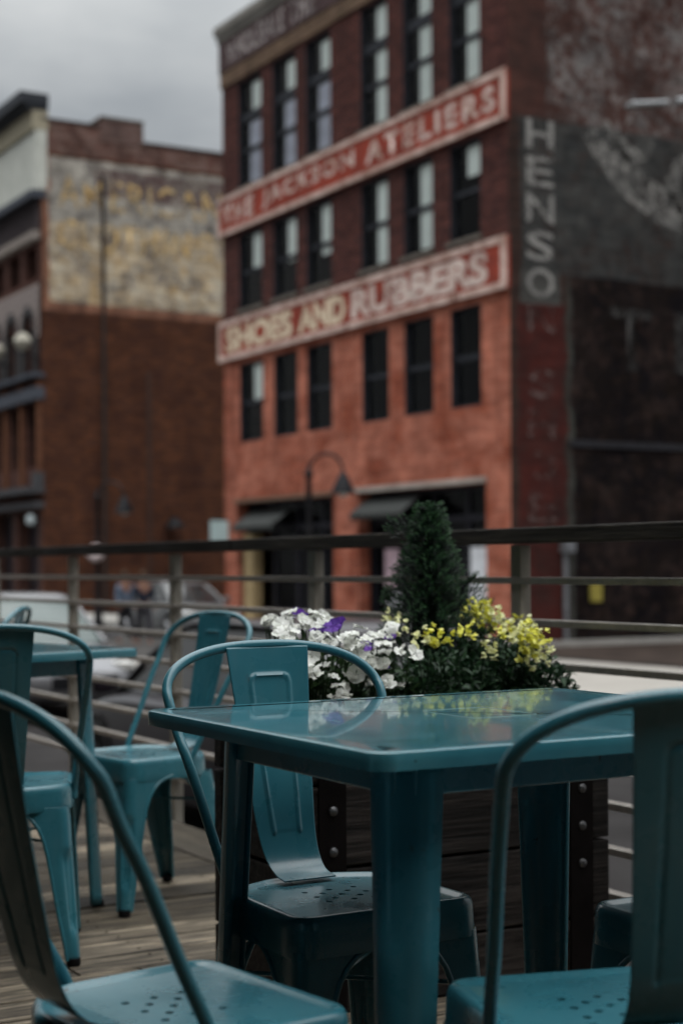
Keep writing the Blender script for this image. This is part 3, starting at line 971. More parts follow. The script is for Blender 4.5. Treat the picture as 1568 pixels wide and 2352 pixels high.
# ---- wooden deck
db = MB()
v_ = -3.0
scw = MB()
random.seed(5)
while v_ < 13.5:
    z_ = random.uniform(-.0015, .0015)
    cut = random.uniform(-.6, 2.0)
    db.box((-1.05, v_, -.035), (cut - .003, v_ + .1355, z_))
    db.box((cut + .003, v_, -.035), (2.283, v_ + .1355, z_ + random.uniform(-.001, .001)))
    if v_ < 8:
        for uu in (-.6, -.05, .5, 1.05, 1.6, 2.15):
            for dv in (.03, .105):
                a0 = random.uniform(-.004, .004)
                scw.lathe([(.0001, .0026), (.0042, .0026), (.0046, .0016)], (uu + a0, v_ + dv + a0, 0), 8)
    v_ += .145
o = scw.build('deck_screws', simple('rusty_screw', (0.02, 0.015, 0.012), .7))
tag(o, kind='structure')
deck = db.build('deck', DECKW, smooth=False, bevel=.003)
tag(deck, kind='structure')
de = MB()
v_ = -3.0
while v_ < 13.5:
    de.box((2.290, v_, -.034), (2.530, v_ + 2.44, .002))
    v_ += 2.446
o = de.build('deck_edge', DECKE, smooth=False, bevel=.003)
tag(o, kind='structure')
o = MB().box((-1.05, -3.0, -.30), (2.49, 13.6, -.04)).box((2.49, -3, -.32), (2.525, 13.6, -.036)).build('deck_frame', simple('deck_joist', (0.03, 0.025, 0.02), .9), smooth=False)
tag(o, kind='structure')

# ---- railing
rl = empty('railing', (2.58, 4.0, 0), 0, 'steel railing with thin bars and a dark wooden handrail along the deck edge', 'railing')
ROFF = Vector((-2.58, -4.0, 0))
tr_ = MB()
v_ = -2.0
while v_ < 13.5:
    tr_.box((2.535, v_, 1.045), (2.625, v_ + 2.4, 1.087))
    v_ += 2.404
put(tr_, 'handrail', CAPW, rl, smooth=False, bevel=.004)
for k in range(8):
    z = .945 - k * .1123
    put(MB().box((2.560, -2, z - .009), (2.596, 13.5, z + .009)), 'rail', STEEL_GR, rl, smooth=False, bevel=.002)
pv = [3.52 + 1.145 * (k - 5) for k in range(14)]
for y in pv:
    put(MB().box((2.566, y - .022, -.30), (2.602, y + .022, 1.040)).box((2.555, y - .06, -.30), (2.5655, y + .06, -.1)), 'post', simple('post_steel', (0.38, 0.35, 0.30), 0.45, .2, .15, 12), rl, smooth=False, bevel=.002)

# ================================================================== THE OBJECTS
def rounded_poly(pts, radii, seg=8):
    out_ = []
    n = len(pts)
    for i in range(n):
        p0, p1, p2 = Vector(pts[i - 1]), Vector(pts[i]), Vector(pts[(i + 1) % n])
        r = radii[i]
        d0, d2 = (p0 - p1).normalized(), (p2 - p1).normalized()
        ang = d0.angle(d2)
        tl = r / math.tan(ang / 2)
        a, b = p1 + d0 * tl, p1 + d2 * tl
        c = p1 + (d0 + d2).normalized() * (r / sin(ang / 2))
        va, vb = a - c, b - c
        aa, ab = math.atan2(va.y, va.x), math.atan2(vb.y, vb.x)
        d = (ab - aa + pi) % (2 * pi) - pi
        for k in range(seg + 1):
            t = aa + d * k / seg
            out_.append(Vector((c.x + r * cos(t), c.y + r * sin(t))))
    return out_


def offset_poly(P, d):
    n = len(P)
    o = []
    for i in range(n):
        t = (P[(i + 1) % n] - P[i - 1])
        if t.length < 1e-9:
            t = P[(i + 1) % n] - P[i]
        t.normalize()
        o.append(P[i] + Vector((t.y, -t.x)) * d)
    return o


def densify(P, step=.02):
    o = []
    n = len(P)
    for i in range(n):
        a, b = P[i], P[(i + 1) % n]
        m = max(1, int((b - a).length / step))
        for k in range(m):
            o.append(a.lerp(b, k / m))
    return o


ZS = .437


def seat_mesh():
    out0 = densify(rounded_poly([(.172, .166), (-.172, .166), (-.168, -.105), (-.06, -.158), (.06, -.158), (.168, -.105)][::-1],
                                [.038, .038, .09, .10, .10, .09][::-1], 8))
    # orientation: want counter-clockwise
    area = sum(out0[i].x * out0[(i + 1) % len(out0)].y - out0[(i + 1) % len(out0)].x * out0[i].y for i in range(len(out0)))
    if area < 0:
        out0 = out0[::-1]
    bm = bmesh.new()
    prof = [(-.030, -.0050), (-.022, -.0042), (-.016, -.0010), (-.010, .0010), (-.005, -.0004), (-.001, -.0045), (.0015, -.011), (.0025, -.020), (.0035, -.040), (.0050, -.060), (.0045, -.063), (.0025, -.060)]
    rings = []
    for d, z in prof:
        rings.append([bm.verts.new((p.x, p.y, ZS + z)) for p in offset_poly(out0, d)])
    n = len(out0)
    for a, b in zip(rings, rings[1:]):
        for i in range(n):
            bm.faces.new((a[i], b[i], b[(i + 1) % n], a[(i + 1) % n]))
    edges = [bm.edges.get((rings[0][i], rings[0][(i + 1) % n])) for i in range(n)]
    holes = []
    for j in range(-2, 3):
        xs = (-.048, 0, .048) if j % 2 == 0 else (-.024, .024)
        for x in xs:
            holes.append((x, .005 + j * .021))
    for hx, hy in holes:
        vs = [bm.verts.new((hx + .0058 * cos(a), hy + .0058 * sin(a), ZS - .005)) for a in [2 * pi * k / 12 for k in range(12)]]
        lo = [bm.verts.new((v.co.x, v.co.y, ZS - .0085)) for v in vs]
        for k in range(12):
            edges.append(bm.edges.new((vs[k], vs[(k + 1) % 12])))
            bm.faces.new((vs[k], vs[(k + 1) % 12], lo[(k + 1) % 12], lo[k]))
    bmesh.ops.triangle_fill(bm, use_beauty=True, use_dissolve=False, edges=edges, normal=(0, 0, 1))
    for f in bm.faces:
        if all(abs(v.co.z - (ZS - .005)) < 1e-5 for v in f.verts) and f.normal.z < 0:
            f.normal_flip()
    bmesh.ops.recalc_face_normals(bm, faces=bm.faces)
    me = bpy.data.meshes.new('seat')
    bm.to_mesh(me)
    bm.free()
    return me


def hoop_path():
    pts = []
    hw, zt, zs = .216, .842, .752
    side = [(.176, -.045, .395), (.178, -.052, .437), (.190, -.105, .540), (.203, -.155, .640), (.2115, -.190, .700)]
    arc = []
    e = 2 / 2.35
    for k in range(11):
        a = pi / 2 * k / 10
        x = hw * (max(0, cos(a)) ** e)
        z = zs + (zt - zs) * (sin(a) ** e)
        y = -.215 - .055 * sin(a) ** .8
        arc.append((x, y, z))
    right = side + arc
    left = [(-x, y, z) for x, y, z in right[:-1]][::-1]
    return catmull(right + left, 6)


def splat_mesh():
    NZ, NX = 130, 56
    prof = catmull([(-.262, .838), (-.247, .76), (-.226, .66), (-.203, .56), (-.188, .505), (-.168, .468), (-.140, .446), (-.105, .4385)], 20)
    # (y, z) stored as vectors of 2
    P2 = [Vector((0, p[0], p[1])) for p in prof]
    ln = [0]
    for a, b in zip(P2, P2[1:]):
        ln.append(ln[-1] + (b - a).length)
    T = ln[-1]

    def at(s):
        for i in range(len(ln) - 1):
            if s <= ln[i + 1] or i == len(ln) - 2:
                k = (s - ln[i]) / (ln[i + 1] - ln[i])
                return P2[i].lerp(P2[i + 1], k), (P2[i + 1] - P2[i]).normalized()
    # ridge: upside-down U, opening to the seat, drawn in (x, s)
    def ridge(x, s):
        s0, s1, rc = .052, .335, .016
        hwr = .040 - .014 * min(1, max(0, (s - s0) / (s1 - s0)))
        ax = abs(x)
        if s > s1:
            d = sqrt((ax - hwr) ** 2 + (s - s1) ** 2)
        elif s > s0 + rc:
            d = abs(ax - hwr)
        else:
            cx, cs = hwr - rc, s0 + rc
            if ax > cx:
                d = abs(sqrt((ax - cx) ** 2 + (s - cs) ** 2) - rc)
            else:
                d = abs(s - s0)
        return .0032 * math.exp(-(d / .0032) ** 2) + (.0008 if (ax < hwr and s0 < s < s1) else 0)
    rows = []
    for i in range(NZ + 1):
        s = T * i / NZ
        p, t = at(s)
        nrm = Vector((0, t.z, -t.y)) * -1
        hw = .084 - .033 * min(1, s / (T * .92))
        row = []
        for j in range(NX + 1):
            x = hw * (2 * j / NX - 1)
            curv = .010 * (1 - (x / .085) ** 2) * (1 - s / T)
            # embossed towards the sitter's side (+y)
            row.append(p + Vector((x, 0, 0)) + Vector((0, 1, 0)) * (ridge(x, s) - curv * .6 + .003))
        rows.append(row)
    mb = MB().grid(rows)
    return mb


LEGW = [(0, .027), (.05, .031), (.12, .041), (.2, .050), (.26, .057), (.30, .064), (.33, .074), (.352, .088), (.368, .106), (.378, .126), (.384, .150)]


def leg_mb(sx, sy, top, foot):
    rows = []
    NZ, NS = 44, 28
    ztop = .384
    edges = [[], []]
    for i in range(NZ + 1):
        f = i / NZ
        z = .012 + (ztop - .012) * (1 - (1 - f) ** 1.6)
        k = z / ztop
        cx = foot[0] + (top[0] - foot[0]) * k
        cy = foot[1] + (top[1] - foot[1]) * k
        w = lerp_table(LEGW, z)
        r = min(.022, w * .55)
        row = []
        for j in range(NS + 1):
            s = 2 * j / NS - 1
            tot = w - r
            arc = r * pi / 2
            full = 2 * tot + arc
            d = (s + 1) / 2 * full
            if d < tot:
                x, y = cx - w + d, cy
            elif d > tot + arc:
                x, y = cx, cy - r - (d - tot - arc)
            else:
                a = (d - tot) / r
                x, y = cx - r + r * sin(a), cy - r + r * cos(a)
            # pressed groove up the corner
            gz = max(0, min(1, (z - .075) / .02)) * max(0, min(1, (.285 - z) / .03))
            gg = math.exp(-(s / .33) ** 4) * gz * .009
            x -= gg * .7071
            y -= gg * .7071
            row.append((sx * x, sy * y, z))
        rows.append(row)
        edges[0].append((sx * (cx - w), sy * (cy - .001), z))
        edges[1].append((sx * (cx - .001), sy * (cy - w), z))
    mb = MB().grid(rows)
    for e in edges:
        mb.tube(e, .0032, 8)
    return mb


def make_chair():
    root = empty('metal_chair', (0, 0, 0), 0)
    seat = link('seat', seat_mesh(), TEAL, root, ang=50)
    MB().tube(hoop_path(), .0088, 16).build('back_frame', TEAL, root, ang=60)
    bk = splat_mesh().build('backrest', TEAL, root, ang=60)
    sm = bk.modifiers.new('thickness', 'SOLIDIFY')
    sm.thickness = .002
    for sx in (-1, 1):
        for sy, top, foot in ((1, (.172, .164), (.188, .196)), (-1, (.160, .140), (.186, .205))):
            lg = leg_mb(sx, sy, top, foot).build('leg', TEAL, root, ang=60)
            sm = lg.modifiers.new('thickness', 'SOLIDIFY')
            sm.thickness = .002
            fx, fy = (foot[0] - .013) * sx, (foot[1] - .013) * sy
            MB().lathe([(0, 0), (.0155, 0), (.017, .004), (.0165, .018), (0, .018)], (fx, fy, 0), 14).build('foot_cap', RUBBER, lg)
    st = MB().tube([(-.165, -.14, .300), (.165, .150, .300)], .004, 8)
    st.tube([(.165, -.14, .292), (-.165, .150, .292)], .004, 8)
    st.build('stretcher', TEAL, root)
    return root


CH = [  # x, y, facing, label
    (1.339, 2.340, -89.5, 'teal metal chair in the middle, tucked under the near table in front of the planter'),
    (1.284, 1.564, 73.8, 'teal metal chair cut off by the right edge, its back turned to us'),
    (1.863, 4.421, 189.8, 'teal metal chair beside the railing, facing left towards the far table'),
    (0.812, 1.850, 8.0, 'closest teal metal chair at the lower left corner with its pale shining seat'),
    (1.299, 4.005, 69.6, 'teal metal chair on the left with its back to us, before the far table'),
    (1.80, 1.88, 180, 'teal metal chair showing only a seat corner under the right of the near table'),
    (1.62, 5.62, 150, 'teal metal chair behind the far table, only its back top showing at left edge'),
]
chair0 = make_chair()
for i, (x, y, a, lab) in enumerate(CH):
    c_ = chair0 if i == 0 else copy_tree(chair0)
    c_.location = (x, y, .002)
    c_.rotation_euler = (0, 0, radians(a - 90))
    tag(c_, lab, 'chair', 'teal metal cafe chairs on the deck')


def slab_mesh(a, b, r, zt, th):
    P = densify(rounded_poly([(-a, -b), (a, -b), (a, b), (-a, b)], [r] * 4, 8), .05)
    bm = bmesh.new()
    prof = [(-.05, 0), (-.012, 0), (-.004, -.0004), (-.0012, -.0016), (0, -.0045), (.0004, -.014), (0, -th), (-.002, -th - .0005), (-.004, -th + .002), (-.006, -.006)]
    rings = [[bm.verts.new((p.x, p.y, zt + z)) for p in offset_poly(P, d)] for d, z in prof]
    n = len(P)
    for q, w in zip(rings, rings[1:]):
        for i in range(n):
            bm.faces.new((q[i], w[i], w[(i + 1) % n], q[(i + 1) % n]))
    bm.faces.new(rings[0])
    bm.faces.new(rings[-1][::-1])
    bmesh.ops.recalc_face_normals(bm, faces=bm.faces)
    me = bpy.data.meshes.new('tabletop')
    bm.to_mesh(me)
    bm.free()
    return me


def make_table(a, b):
    root = empty('metal_table', (0, 0, 0), 0)
    link('tabletop', slab_mesh(a, b, .032, .75, .0245), TOP, root, ang=30)
    # raised square outline stamped in the middle of the top
    rg = MB()
    s_ = .062
    P = densify(rounded_poly([(-s_, -s_), (s_, -s_), (s_, s_ + .03), (-s_, s_ + .03)], [.012] * 4, 5), .02)
    P1, P2 = offset_poly(P, -.002), offset_poly(P, .002)
    rg.grid([[(p.x, p.y, .7493) for p in P1], [(p.x, p.y, .7505) for p in P], [(p.x, p.y, .7493) for p in P2]], closed_v=True)
    rg.build('stamped_outline', simple('dark_groove_line', (0.02, 0.10, 0.085), .45, 0, .4, 60), root)  # dark green line; the shade of a groove is put into its colour
    ap = MB()
    i_ = .095
    for s_ in (-1, 1):
        ap.box((-a + i_ + .02, s_ * (b - i_), .676), (a - i_ - .02, s_ * (b - i_ - .018), .7255))
        ap.box((s_ * (a - i_), -b + i_ + .02, .676), (s_ * (a - i_ - .018), b - i_ - .02, .7255))
    ap.build('apron', TEAL, root, smooth=False, bevel=.003)
    for sx in (-1, 1):
        for sy in (-1, 1):
            d = Vector((sx, sy, 0)).normalized()
            t = Vector((-d.y, d.x, 0))
            rows = []
            for i in range(31):
                f = i / 30
                z = .008 + (.726 - .008) * f
                chord = .062 + .036 * f
                cen = Vector((sx * (a - .118), sy * (b - .120), z)) + d * (.034 * (1 - f) - .004)
                row = []
                for j in range(21):
                    q = 2 * j / 20 - 1
                    row.append(cen + t * (q * chord / 2) + d * (.018 * (1 - abs(q) ** 2.6)))
                row = [row[0] - d * .010 + t * .004] + row + [row[-1] - d * .010 - t * .004]
                rows.append(row)
            lg = MB().grid(rows).build('leg', TEAL, root, ang=60)
            sm = lg.modifiers.new('thickness', 'SOLIDIFY')
            sm.thickness = .0025
            fc = Vector((sx * (a - .118), sy * (b - .120), 0)) + d * .038
            MB().lathe([(0, 0), (.016, 0), (.018, .004), (.017, .014), (0, .014)], tuple(fc), 14).build('foot_cap', RUBBER, lg)
    return root


t1 = make_table(.425, .375)
t1.location = (1.455, 2.080, .002)
tag(t1, 'rectangular teal metal table in the foreground with flower reflections on its scuffed top', 'table', 'teal metal cafe tables on the deck')
t2 = copy_tree(t1)
t2.rotation_euler = (0, 0, radians(15))
cR = Matrix.Rotation(radians(15), 2) @ Vector((.425, -.375))
t2.location = (1.815 - cR.x, 4.328 - cR.y, .002)
tag(t2, 'teal metal table farther off on the left, in front of the parked cars', 'table', 'teal metal cafe tables on the deck')

# ---- planter
PU0, PU1, PV0, PV1 = 1.64, 2.50, 3.05, 3.47
pl = empty('wooden_planter', (PU0, PV0, 0), 0, 'dark weathered plank planter box with bolted steel corner straps beside the railing', 'planter')
for k, z in enumerate((.0, .136, .321, .506)):
    h_ = .130 if k == 0 else (.178 if k < 3 else .135)
    z_ = z + .004
    put(MB().box((PU0, PV0, z_), (PU1, PV0 + .038, z_ + h_)), 'plank', PLANTW, pl, smooth=False, bevel=.004)
    put(MB().box((PU0, PV1 - .038, z_), (PU1, PV1, z_ + h_)), 'plank', PLANTW, pl, smooth=False, bevel=.004)
    put(MB().box((PU0 + .002, PV0 + .042, z_), (PU0 + .038, PV1 - .042, z_ + h_)), 'plank', PLANTW, pl, smooth=False, bevel=.004)
    put(MB().box((PU1 - .038, PV0 + .042, z_), (PU1 - .002, PV1 - .042, z_ + h_)), 'plank', PLANTW, pl, smooth=False, bevel=.004)
for u_ in (1.725, 2.412):
    sp_ = put(MB().box((u_ - .034, PV0 - .006, .01), (u_ + .034, PV0 - .001, .63)), 'strap', simple('strap_steel', (0.010, 0.008, 0.008), .55, .5, .3, 15), pl, smooth=False)
    for z in (.27, .36, .45, .54):
        bt_ = MB()
        for i in range(1):
            rows = [[(u_ + r_ * cos(a), PV0 - .006 - q, z + r_ * sin(a)) for a in [2 * pi * k / 12 for k in range(12)]] for r_, q in ((.011, 0), (.0105, .004), (.007, .0075), (.001, .009))]
            bt_.grid(rows, closed_v=True)
        put(bt_, 'bolt', BOLT, sp_)
put(MB().box((PU0 + .04, PV0 + .04, .30), (PU1 - .04, PV1 - .04, .575)), 'soil', SOIL, pl, smooth=False)

# ---- plants
FOL = leafmat('dark_foliage', (0.012, 0.030, 0.012), (0.050, 0.095, 0.035))
FOL2 = leafmat('snapdragon_foliage', (0.010, 0.028, 0.014), (0.035, 0.080, 0.035))
PETW = leafmat('white_petals', (0.82, 0.84, 0.76), (0.94, 0.94, 0.90), .15, .6)
PETP = leafmat('purple_petals', (0.10, 0.035, 0.32), (0.20, 0.07, 0.50), .3, .6)
PETY = leafmat('yellow_petals', (0.82, 0.80, 0.10), (0.95, 0.92, 0.26), .2, .6)
PETC = leafmat('pale_yellow_petals', (0.84, 0.84, 0.42), (0.92, 0.92, 0.60), .2, .6)
EYE = simple('flower_eye', (0.55, 0.38, 0.03), .6)


def rand_dir(up=.3):
    while True:
        v = Vector((random.uniform(-1, 1), random.uniform(-1, 1), random.uniform(-1, 1)))
        if 0.1 < v.length < 1:
            v.normalize()
            v.z = v.z + up
            return v.normalized()


def leaf(mb, p, d, ln, w, droop=.25):
    d = Vector(d).normalized()
    sd = d.cross(Vector((random.uniform(-.5, .5), random.uniform(-.5, .5), 1)))
    if sd.length < .05:
        sd = Vector((1, 0, 0))
    sd.normalize()
    nn = sd.cross(d)
    p = Vector(p)
    pts = [(0, .15), (.35, 1), (.7, .8), (1, .05)]
    rows = []
    for f, ww in pts:
        c = p + d * ln * f + Vector((0, 0, -droop * ln * f * f))
        rows.append([c - sd * w * ww * .5 + nn * w * .12 * ww, c, c + sd * w * ww * .5 + nn * w * .12 * ww])
    mb.grid(rows)


def mound(n, cen, rad, zlo, ln, w, up=.35):
    mb = MB()
    for _ in range(n):
        a = random.uniform(0, 2 * pi)
        f = random.random() ** .45
        x, y = cen[0] + rad[0] * f * cos(a), cen[1] + rad[1] * f * sin(a)
        top = cen[2] * sqrt(max(0, 1 - f * f * .85)) + zlo * (1 - sqrt(max(0, 1 - f * f * .85)))
        lump = .03 * mnoise.noise(Vector((x * 14, y * 14, 3.1)))
        z = zlo + (top + lump - zlo) * (random.random() ** .4)
        d = Vector((cos(a) * f, sin(a) * f, up)) + rand_dir() * .8
        k = random.uniform(.6, 1.25)
        leaf(mb, (x, y, z), d, ln * k, w * k)
    return mb


def stems(pts, base, r=.0016):
    mb = MB()
    for p in pts:
        b = (base[0] + (p[0] - base[0]) * .5 + random.uniform(-.01, .01), base[1] + (p[1] - base[1]) * .5, base[2])
        mid = ((p[0] + b[0]) / 2 + random.uniform(-.01, .01), (p[1] + b[1]) / 2, (p[2] + b[2]) / 2)
        mb.tube([b, mid, p], r, 5, cap=False)
    return mb


def pansy_mesh(seed, R=.019):
    random.seed(seed)
    mb = MB()
    for k in range(5):
        a0 = radians(90 + 72 * k + random.uniform(-8, 8))
        wd = radians(random.uniform(50, 62))
        rr = R * random.uniform(.85, 1.15)
        lift = random.uniform(-.1, .35)
        rows = []
        for i in range(5):
            f = i / 4
            row = []
            for j in range(7):
                q = 2 * j / 6 - 1
                ang = a0 + wd * q * (.35 + .65 * f ** .7) * .85
                r_ = rr * f * (1 - .16 * q * q * f)
                ruf = .10 * rr * sin(q * 7 + seed + k * 2) * f * f
                row.append((r_ * cos(ang), r_ * sin(ang), rr * (.12 + lift * f * f - .25 * f * (q * q)) + ruf + k * .0006))
            rows.append(row)
        mb.grid(rows)
    return mb


def snap_mesh(seed, R=.012):
    """one snapdragon spike end: a few two-lipped blooms round a stem with buds on top"""
    random.seed(seed)
    mb = MB()
    for k in range(6):
        a = k * 2.4
        z = -.012 + k * .006
        c = Vector((cos(a) * .010, sin(a) * .010, z))
        for q in range(4):
            aa = a + random.uniform(-.5, .5)
            el = [.7, .2, -.5, -.8][q]
            dd = Vector((cos(aa + (.5 if q % 2 else -.5)), sin(aa + (.5 if q % 2 else -.5)), el)).normalized()
            rr = R * random.uniform(.7, 1.1) * (1 - k * .08)
            sd = dd.cross(Vector((0, 0, 1))).normalized()
            nn = sd.cross(dd)
            rows = []
            for i in range(4):
                f = i / 3
                rows.append([c + dd * rr * f * 1.1 + sd * rr * .62 * qq * sin(min(1, f + .15) * pi * .62) + nn * rr * (.25 * f * f - .3 * abs(qq) * f + .08 * sin(qq * 6 + q)) for qq in (-1, -.4, .4, 1)])
            mb.grid(rows)
    return mb


VAR = {}
for key, fn, mt in (('w', pansy_mesh, PETW), ('p', pansy_mesh, PETP), ('y', snap_mesh, PETY), ('c', snap_mesh, PETC), ('s', snap_mesh, PETW)):
    VAR[key] = []
    for sd_ in range(4):
        mb_ = fn(sd_ * 7 + 3)
        me_ = bpy.data.meshes.new('flower')
        me_.from_pydata([tuple(v) for v in mb_.v], [], mb_.f)
        me_.polygons.foreach_set('use_smooth', [True] * len(me_.polygons))
        me_.materials.append(mt)
        VAR[key].append(me_)


def flower(key, p, parent, sc=1.0, face=None):
    o = bpy.data.objects.new('flower', random.choice(VAR[key]))
    COL.objects.link(o)
    o.parent = parent
    o.location = Vector(p) - parent.location
    d = face or (Vector((random.uniform(-.8, .5), random.uniform(-1.0, .3), random.uniform(.35, 1.5))))
    o.rotation_mode = 'QUATERNION'
    o.rotation_quaternion = Vector(d).to_track_quat('Z', 'Y') @ Matrix.Rotation(random.uniform(0, 6.28), 4, 'Z').to_quaternion()
    o.scale = (sc, sc, sc)
    return o


WF = [(1.739, 3.371, 0.861), (1.779, 3.37, 0.856), (1.729, 3.191, 0.858), (1.759, 3.197, 0.876), (1.876, 3.347, 0.857), (1.678, 3.227, 0.838), (1.711, 3.214, 0.845), (1.725, 3.142, 0.823), (1.874, 3.201, 0.842), (1.854, 3.201, 0.828), (1.878, 3.196, 0.81), (1.852, 3.112, 0.825), (1.926, 3.166, 0.837), (1.934, 3.159, 0.842), (1.951, 3.225, 0.801), (1.939, 3.279, 0.777), (1.788, 3.27, 0.78), (1.737, 3.189, 0.767), (1.915, 3.169, 0.758), (1.945, 3.134, 0.794), (1.718, 3.087, 0.767), (1.782, 3.085, 0.738), (1.82, 3.173, 0.711), (1.787, 3.144, 0.716), (1.892, 3.156, 0.717), (1.981, 3.258, 0.718), (1.785, 3.185, 0.826), (1.861, 3.192, 0.796), (1.688, 3.227, 0.852), (1.764, 3.185, 0.87), (1.889, 3.145, 0.824), (1.842, 3.107, 0.774), (1.736, 3.282, 0.879)]
PF = [(1.809, 3.38, 0.875), (1.792, 3.315, 0.871), (1.726, 3.116, 0.844), (1.836, 3.259, 0.839), (1.84, 3.239, 0.844), (1.907, 3.327, 0.846), (2.007, 3.261, 0.813), (1.924, 3.233, 0.797), (1.969, 3.238, 0.754)]
YF = [(2.228, 3.251, 0.88), (2.298, 3.376, 0.863), (2.35, 3.372, 0.873), (2.26, 3.212, 0.86), (2.292, 3.331, 0.835), (2.187, 3.223, 0.821), (2.025, 3.172, 0.809), (2.066, 3.186, 0.813), (2.096, 3.178, 0.807), (2.328, 3.265, 0.831), (2.32, 3.28, 0.857), (2.426, 3.346, 0.832), (2.321, 3.151, 0.824), (2.399, 3.257, 0.793), (2.411, 3.26, 0.771), (2.375, 3.172, 0.797), (2.404, 3.194, 0.774), (2.45, 3.264, 0.754), (2.256, 3.225, 0.783), (2.225, 3.177, 0.771), (2.231, 3.224, 0.875), (1.956, 3.145, 0.839), (2.035, 3.32, 0.852), (2.226, 3.113, 0.823), (2.39, 3.262, 0.809), (2.331, 3.134, 0.815)]

random.seed(21)
pw1 = empty('white_flower_plant', (1.76, 3.22, .57), 0, 'bushy plant of large white blooms at the left end of the planter', 'plant', 'flowering plants in the planter')
pw2 = empty('white_flower_plant', (1.91, 3.19, .57), 0, 'white flowering plant just left of the little spruce in the planter', 'plant', 'flowering plants in the planter')
pp1 = empty('purple_flower_plant', (1.84, 3.28, .57), 0, 'small plant with deep purple blooms among the white flowers', 'plant', 'flowering plants in the planter')
py1 = empty('yellow_flower_plant', (2.10, 3.16, .57), 0, 'dark leafy plant with sparse pale yellow blooms in front of the little spruce', 'plant', 'flowering plants in the planter')
py2 = empty('yellow_flower_plant', (2.29, 3.24, .57), 0, 'bushy snapdragon with pale yellow blooms just right of the little spruce', 'plant', 'flowering plants in the planter')
py3 = empty('yellow_flower_plant', (2.41, 3.24, .57), 0, 'snapdragon with the brightest yellow blooms at the right end of the planter', 'plant', 'flowering plants in the planter')


def plant(e, n, cen, rad, zlo, ln, w, mat, fl, key):
    put(mound(n, cen, rad, zlo, ln, w), 'foliage', mat, e)
    put(stems([f[:3] for f in fl], (cen[0], cen[1], zlo - .05)), 'stems', mat, e)


random.seed(31)
WF += [(a + random.uniform(-.03, .03), b + random.uniform(-.05, .02), c + random.uniform(-.03, .008)) for a, b, c in WF for _ in range(2) if random.random() < .62]
YF += [(a + random.uniform(-.03, .03), b + random.uniform(-.05, .02), c + random.uniform(-.03, .008)) for a, b, c in YF if a > 2.2 and random.random() < .35]


def forward(L_, zlim, v0):
    # low blooms sit on the outer side of the mound
    o_ = []
    for a, b, c in L_:
        if c < zlim:
            k = (v0 + random.uniform(-.015, .02)) / b
            if k < 1:
                a, b, c = a * k, b * k, .985 + (c - .985) * k
        o_.append((a, b, c))
    return o_


WF, PF, YF = forward(WF, .835, 3.05), forward(PF, .86, 3.10), forward(YF, .83, 3.055)
W1 = [f for f in WF if f[0] < 1.83]
W2 = [f for f in WF if f[0] >= 1.83]
plant(pw1, 1300, (1.76, 3.22, .815), (.125, .16), .58, .032, .015, FOL, W1, 'w')
plant(pw2, 1100, (1.92, 3.20, .775), (.11, .14), .58, .030, .012, FOL, W2, 'w')
plant(pp1, 200, (1.86, 3.29, .78), (.07, .08), .60, .026, .010, FOL, PF, 'p')
for f in W1:
    flower('w', (f[0], f[1] - .02, f[2]), pw1, random.uniform(.65, 1.15))
for f in W2:
    flower('w', (f[0], f[1] - .025, f[2]), pw2, random.uniform(.65, 1.15))
for f in PF:
    flower('p', f, pp1, random.uniform(.8, 1.1))
Y1 = [f for f in YF if f[0] < 2.2]
Y2 = [f for f in YF if 2.2 <= f[0] < 2.36]
Y3 = [f for f in YF if f[0] >= 2.36]
plant(py1, 1900, (2.08, 3.15, .785), (.15, .13), .57, .028, .010, FOL2, Y1, 'y')
plant(py2, 2300, (2.27, 3.22, .835), (.12, .16), .57, .030, .010, FOL2, Y2, 'y')
plant(py3, 1900, (2.365, 3.20, .790), (.100, .16), .55, .030, .010, FOL2, Y3, 'y')
for L_, e, keys in ((Y1, py1, 'yc'), (Y2, py2, 'ccy'), (Y3, py3, 'yyc')):
    for f in L_:
        k = random.choice(keys)
        flower(k, (f[0], f[1] - .02, f[2] + .006), e, random.uniform(.95, 1.3), Vector((random.uniform(-.5, .5), random.uniform(-.6, .3), 1)))
# a few sprigs hanging over the right end
hs = MB()
for k in range(5):
    b = Vector((2.37 + random.uniform(0, .06), 3.10 + random.uniform(0, .12), .62))
    d = Vector((random.uniform(.3, .9), random.uniform(-.5, .1), random.uniform(.2, .9))).normalized()
    pth = [b + d * .13 * t + Vector((0, 0, -.05 * t * t)) for t in (0, .3, .6, 1)]
    hs.tube(pth, .0013, 5, cap=False)
    for q in range(22):
        t = random.random()
        leaf(hs, b + d * .13 * t + Vector((0, 0, -.05 * t * t)), rand_dir(.4), .018, .004)
put(hs, 'trailing_sprigs', FOL2, py3)

# ---- dwarf spruce
SPX, SPY = 2.165, 3.33
NEED = leafmat('spruce_needles', (0.004, 0.016, 0.009), (0.012, 0.038, 0.018), .1, .45)
NEEDT = leafmat('spruce_young_needles', (0.020, 0.065, 0.028), (0.050, 0.125, 0.045), .15, .45)
sp0 = empty('dwarf_spruce', (SPX, SPY, .57), 0, 'small dark green cone shaped spruce rising from the middle of the planter', 'tree')
random.seed(8)
mbd, mbt = MB(), MB()
ZB, ZT = .60, 1.135


def cone_r(z, a):
    f = (ZT - z) / (ZT - ZB)
    r = .016 + .140 * f ** .78
    return r * (1 + .34 * mnoise.noise(Vector((cos(a) * 1.8, sin(a) * 1.8, z * 10))) + .22 * mnoise.noise(Vector((cos(a) * 4, sin(a) * 4, z * 22))))


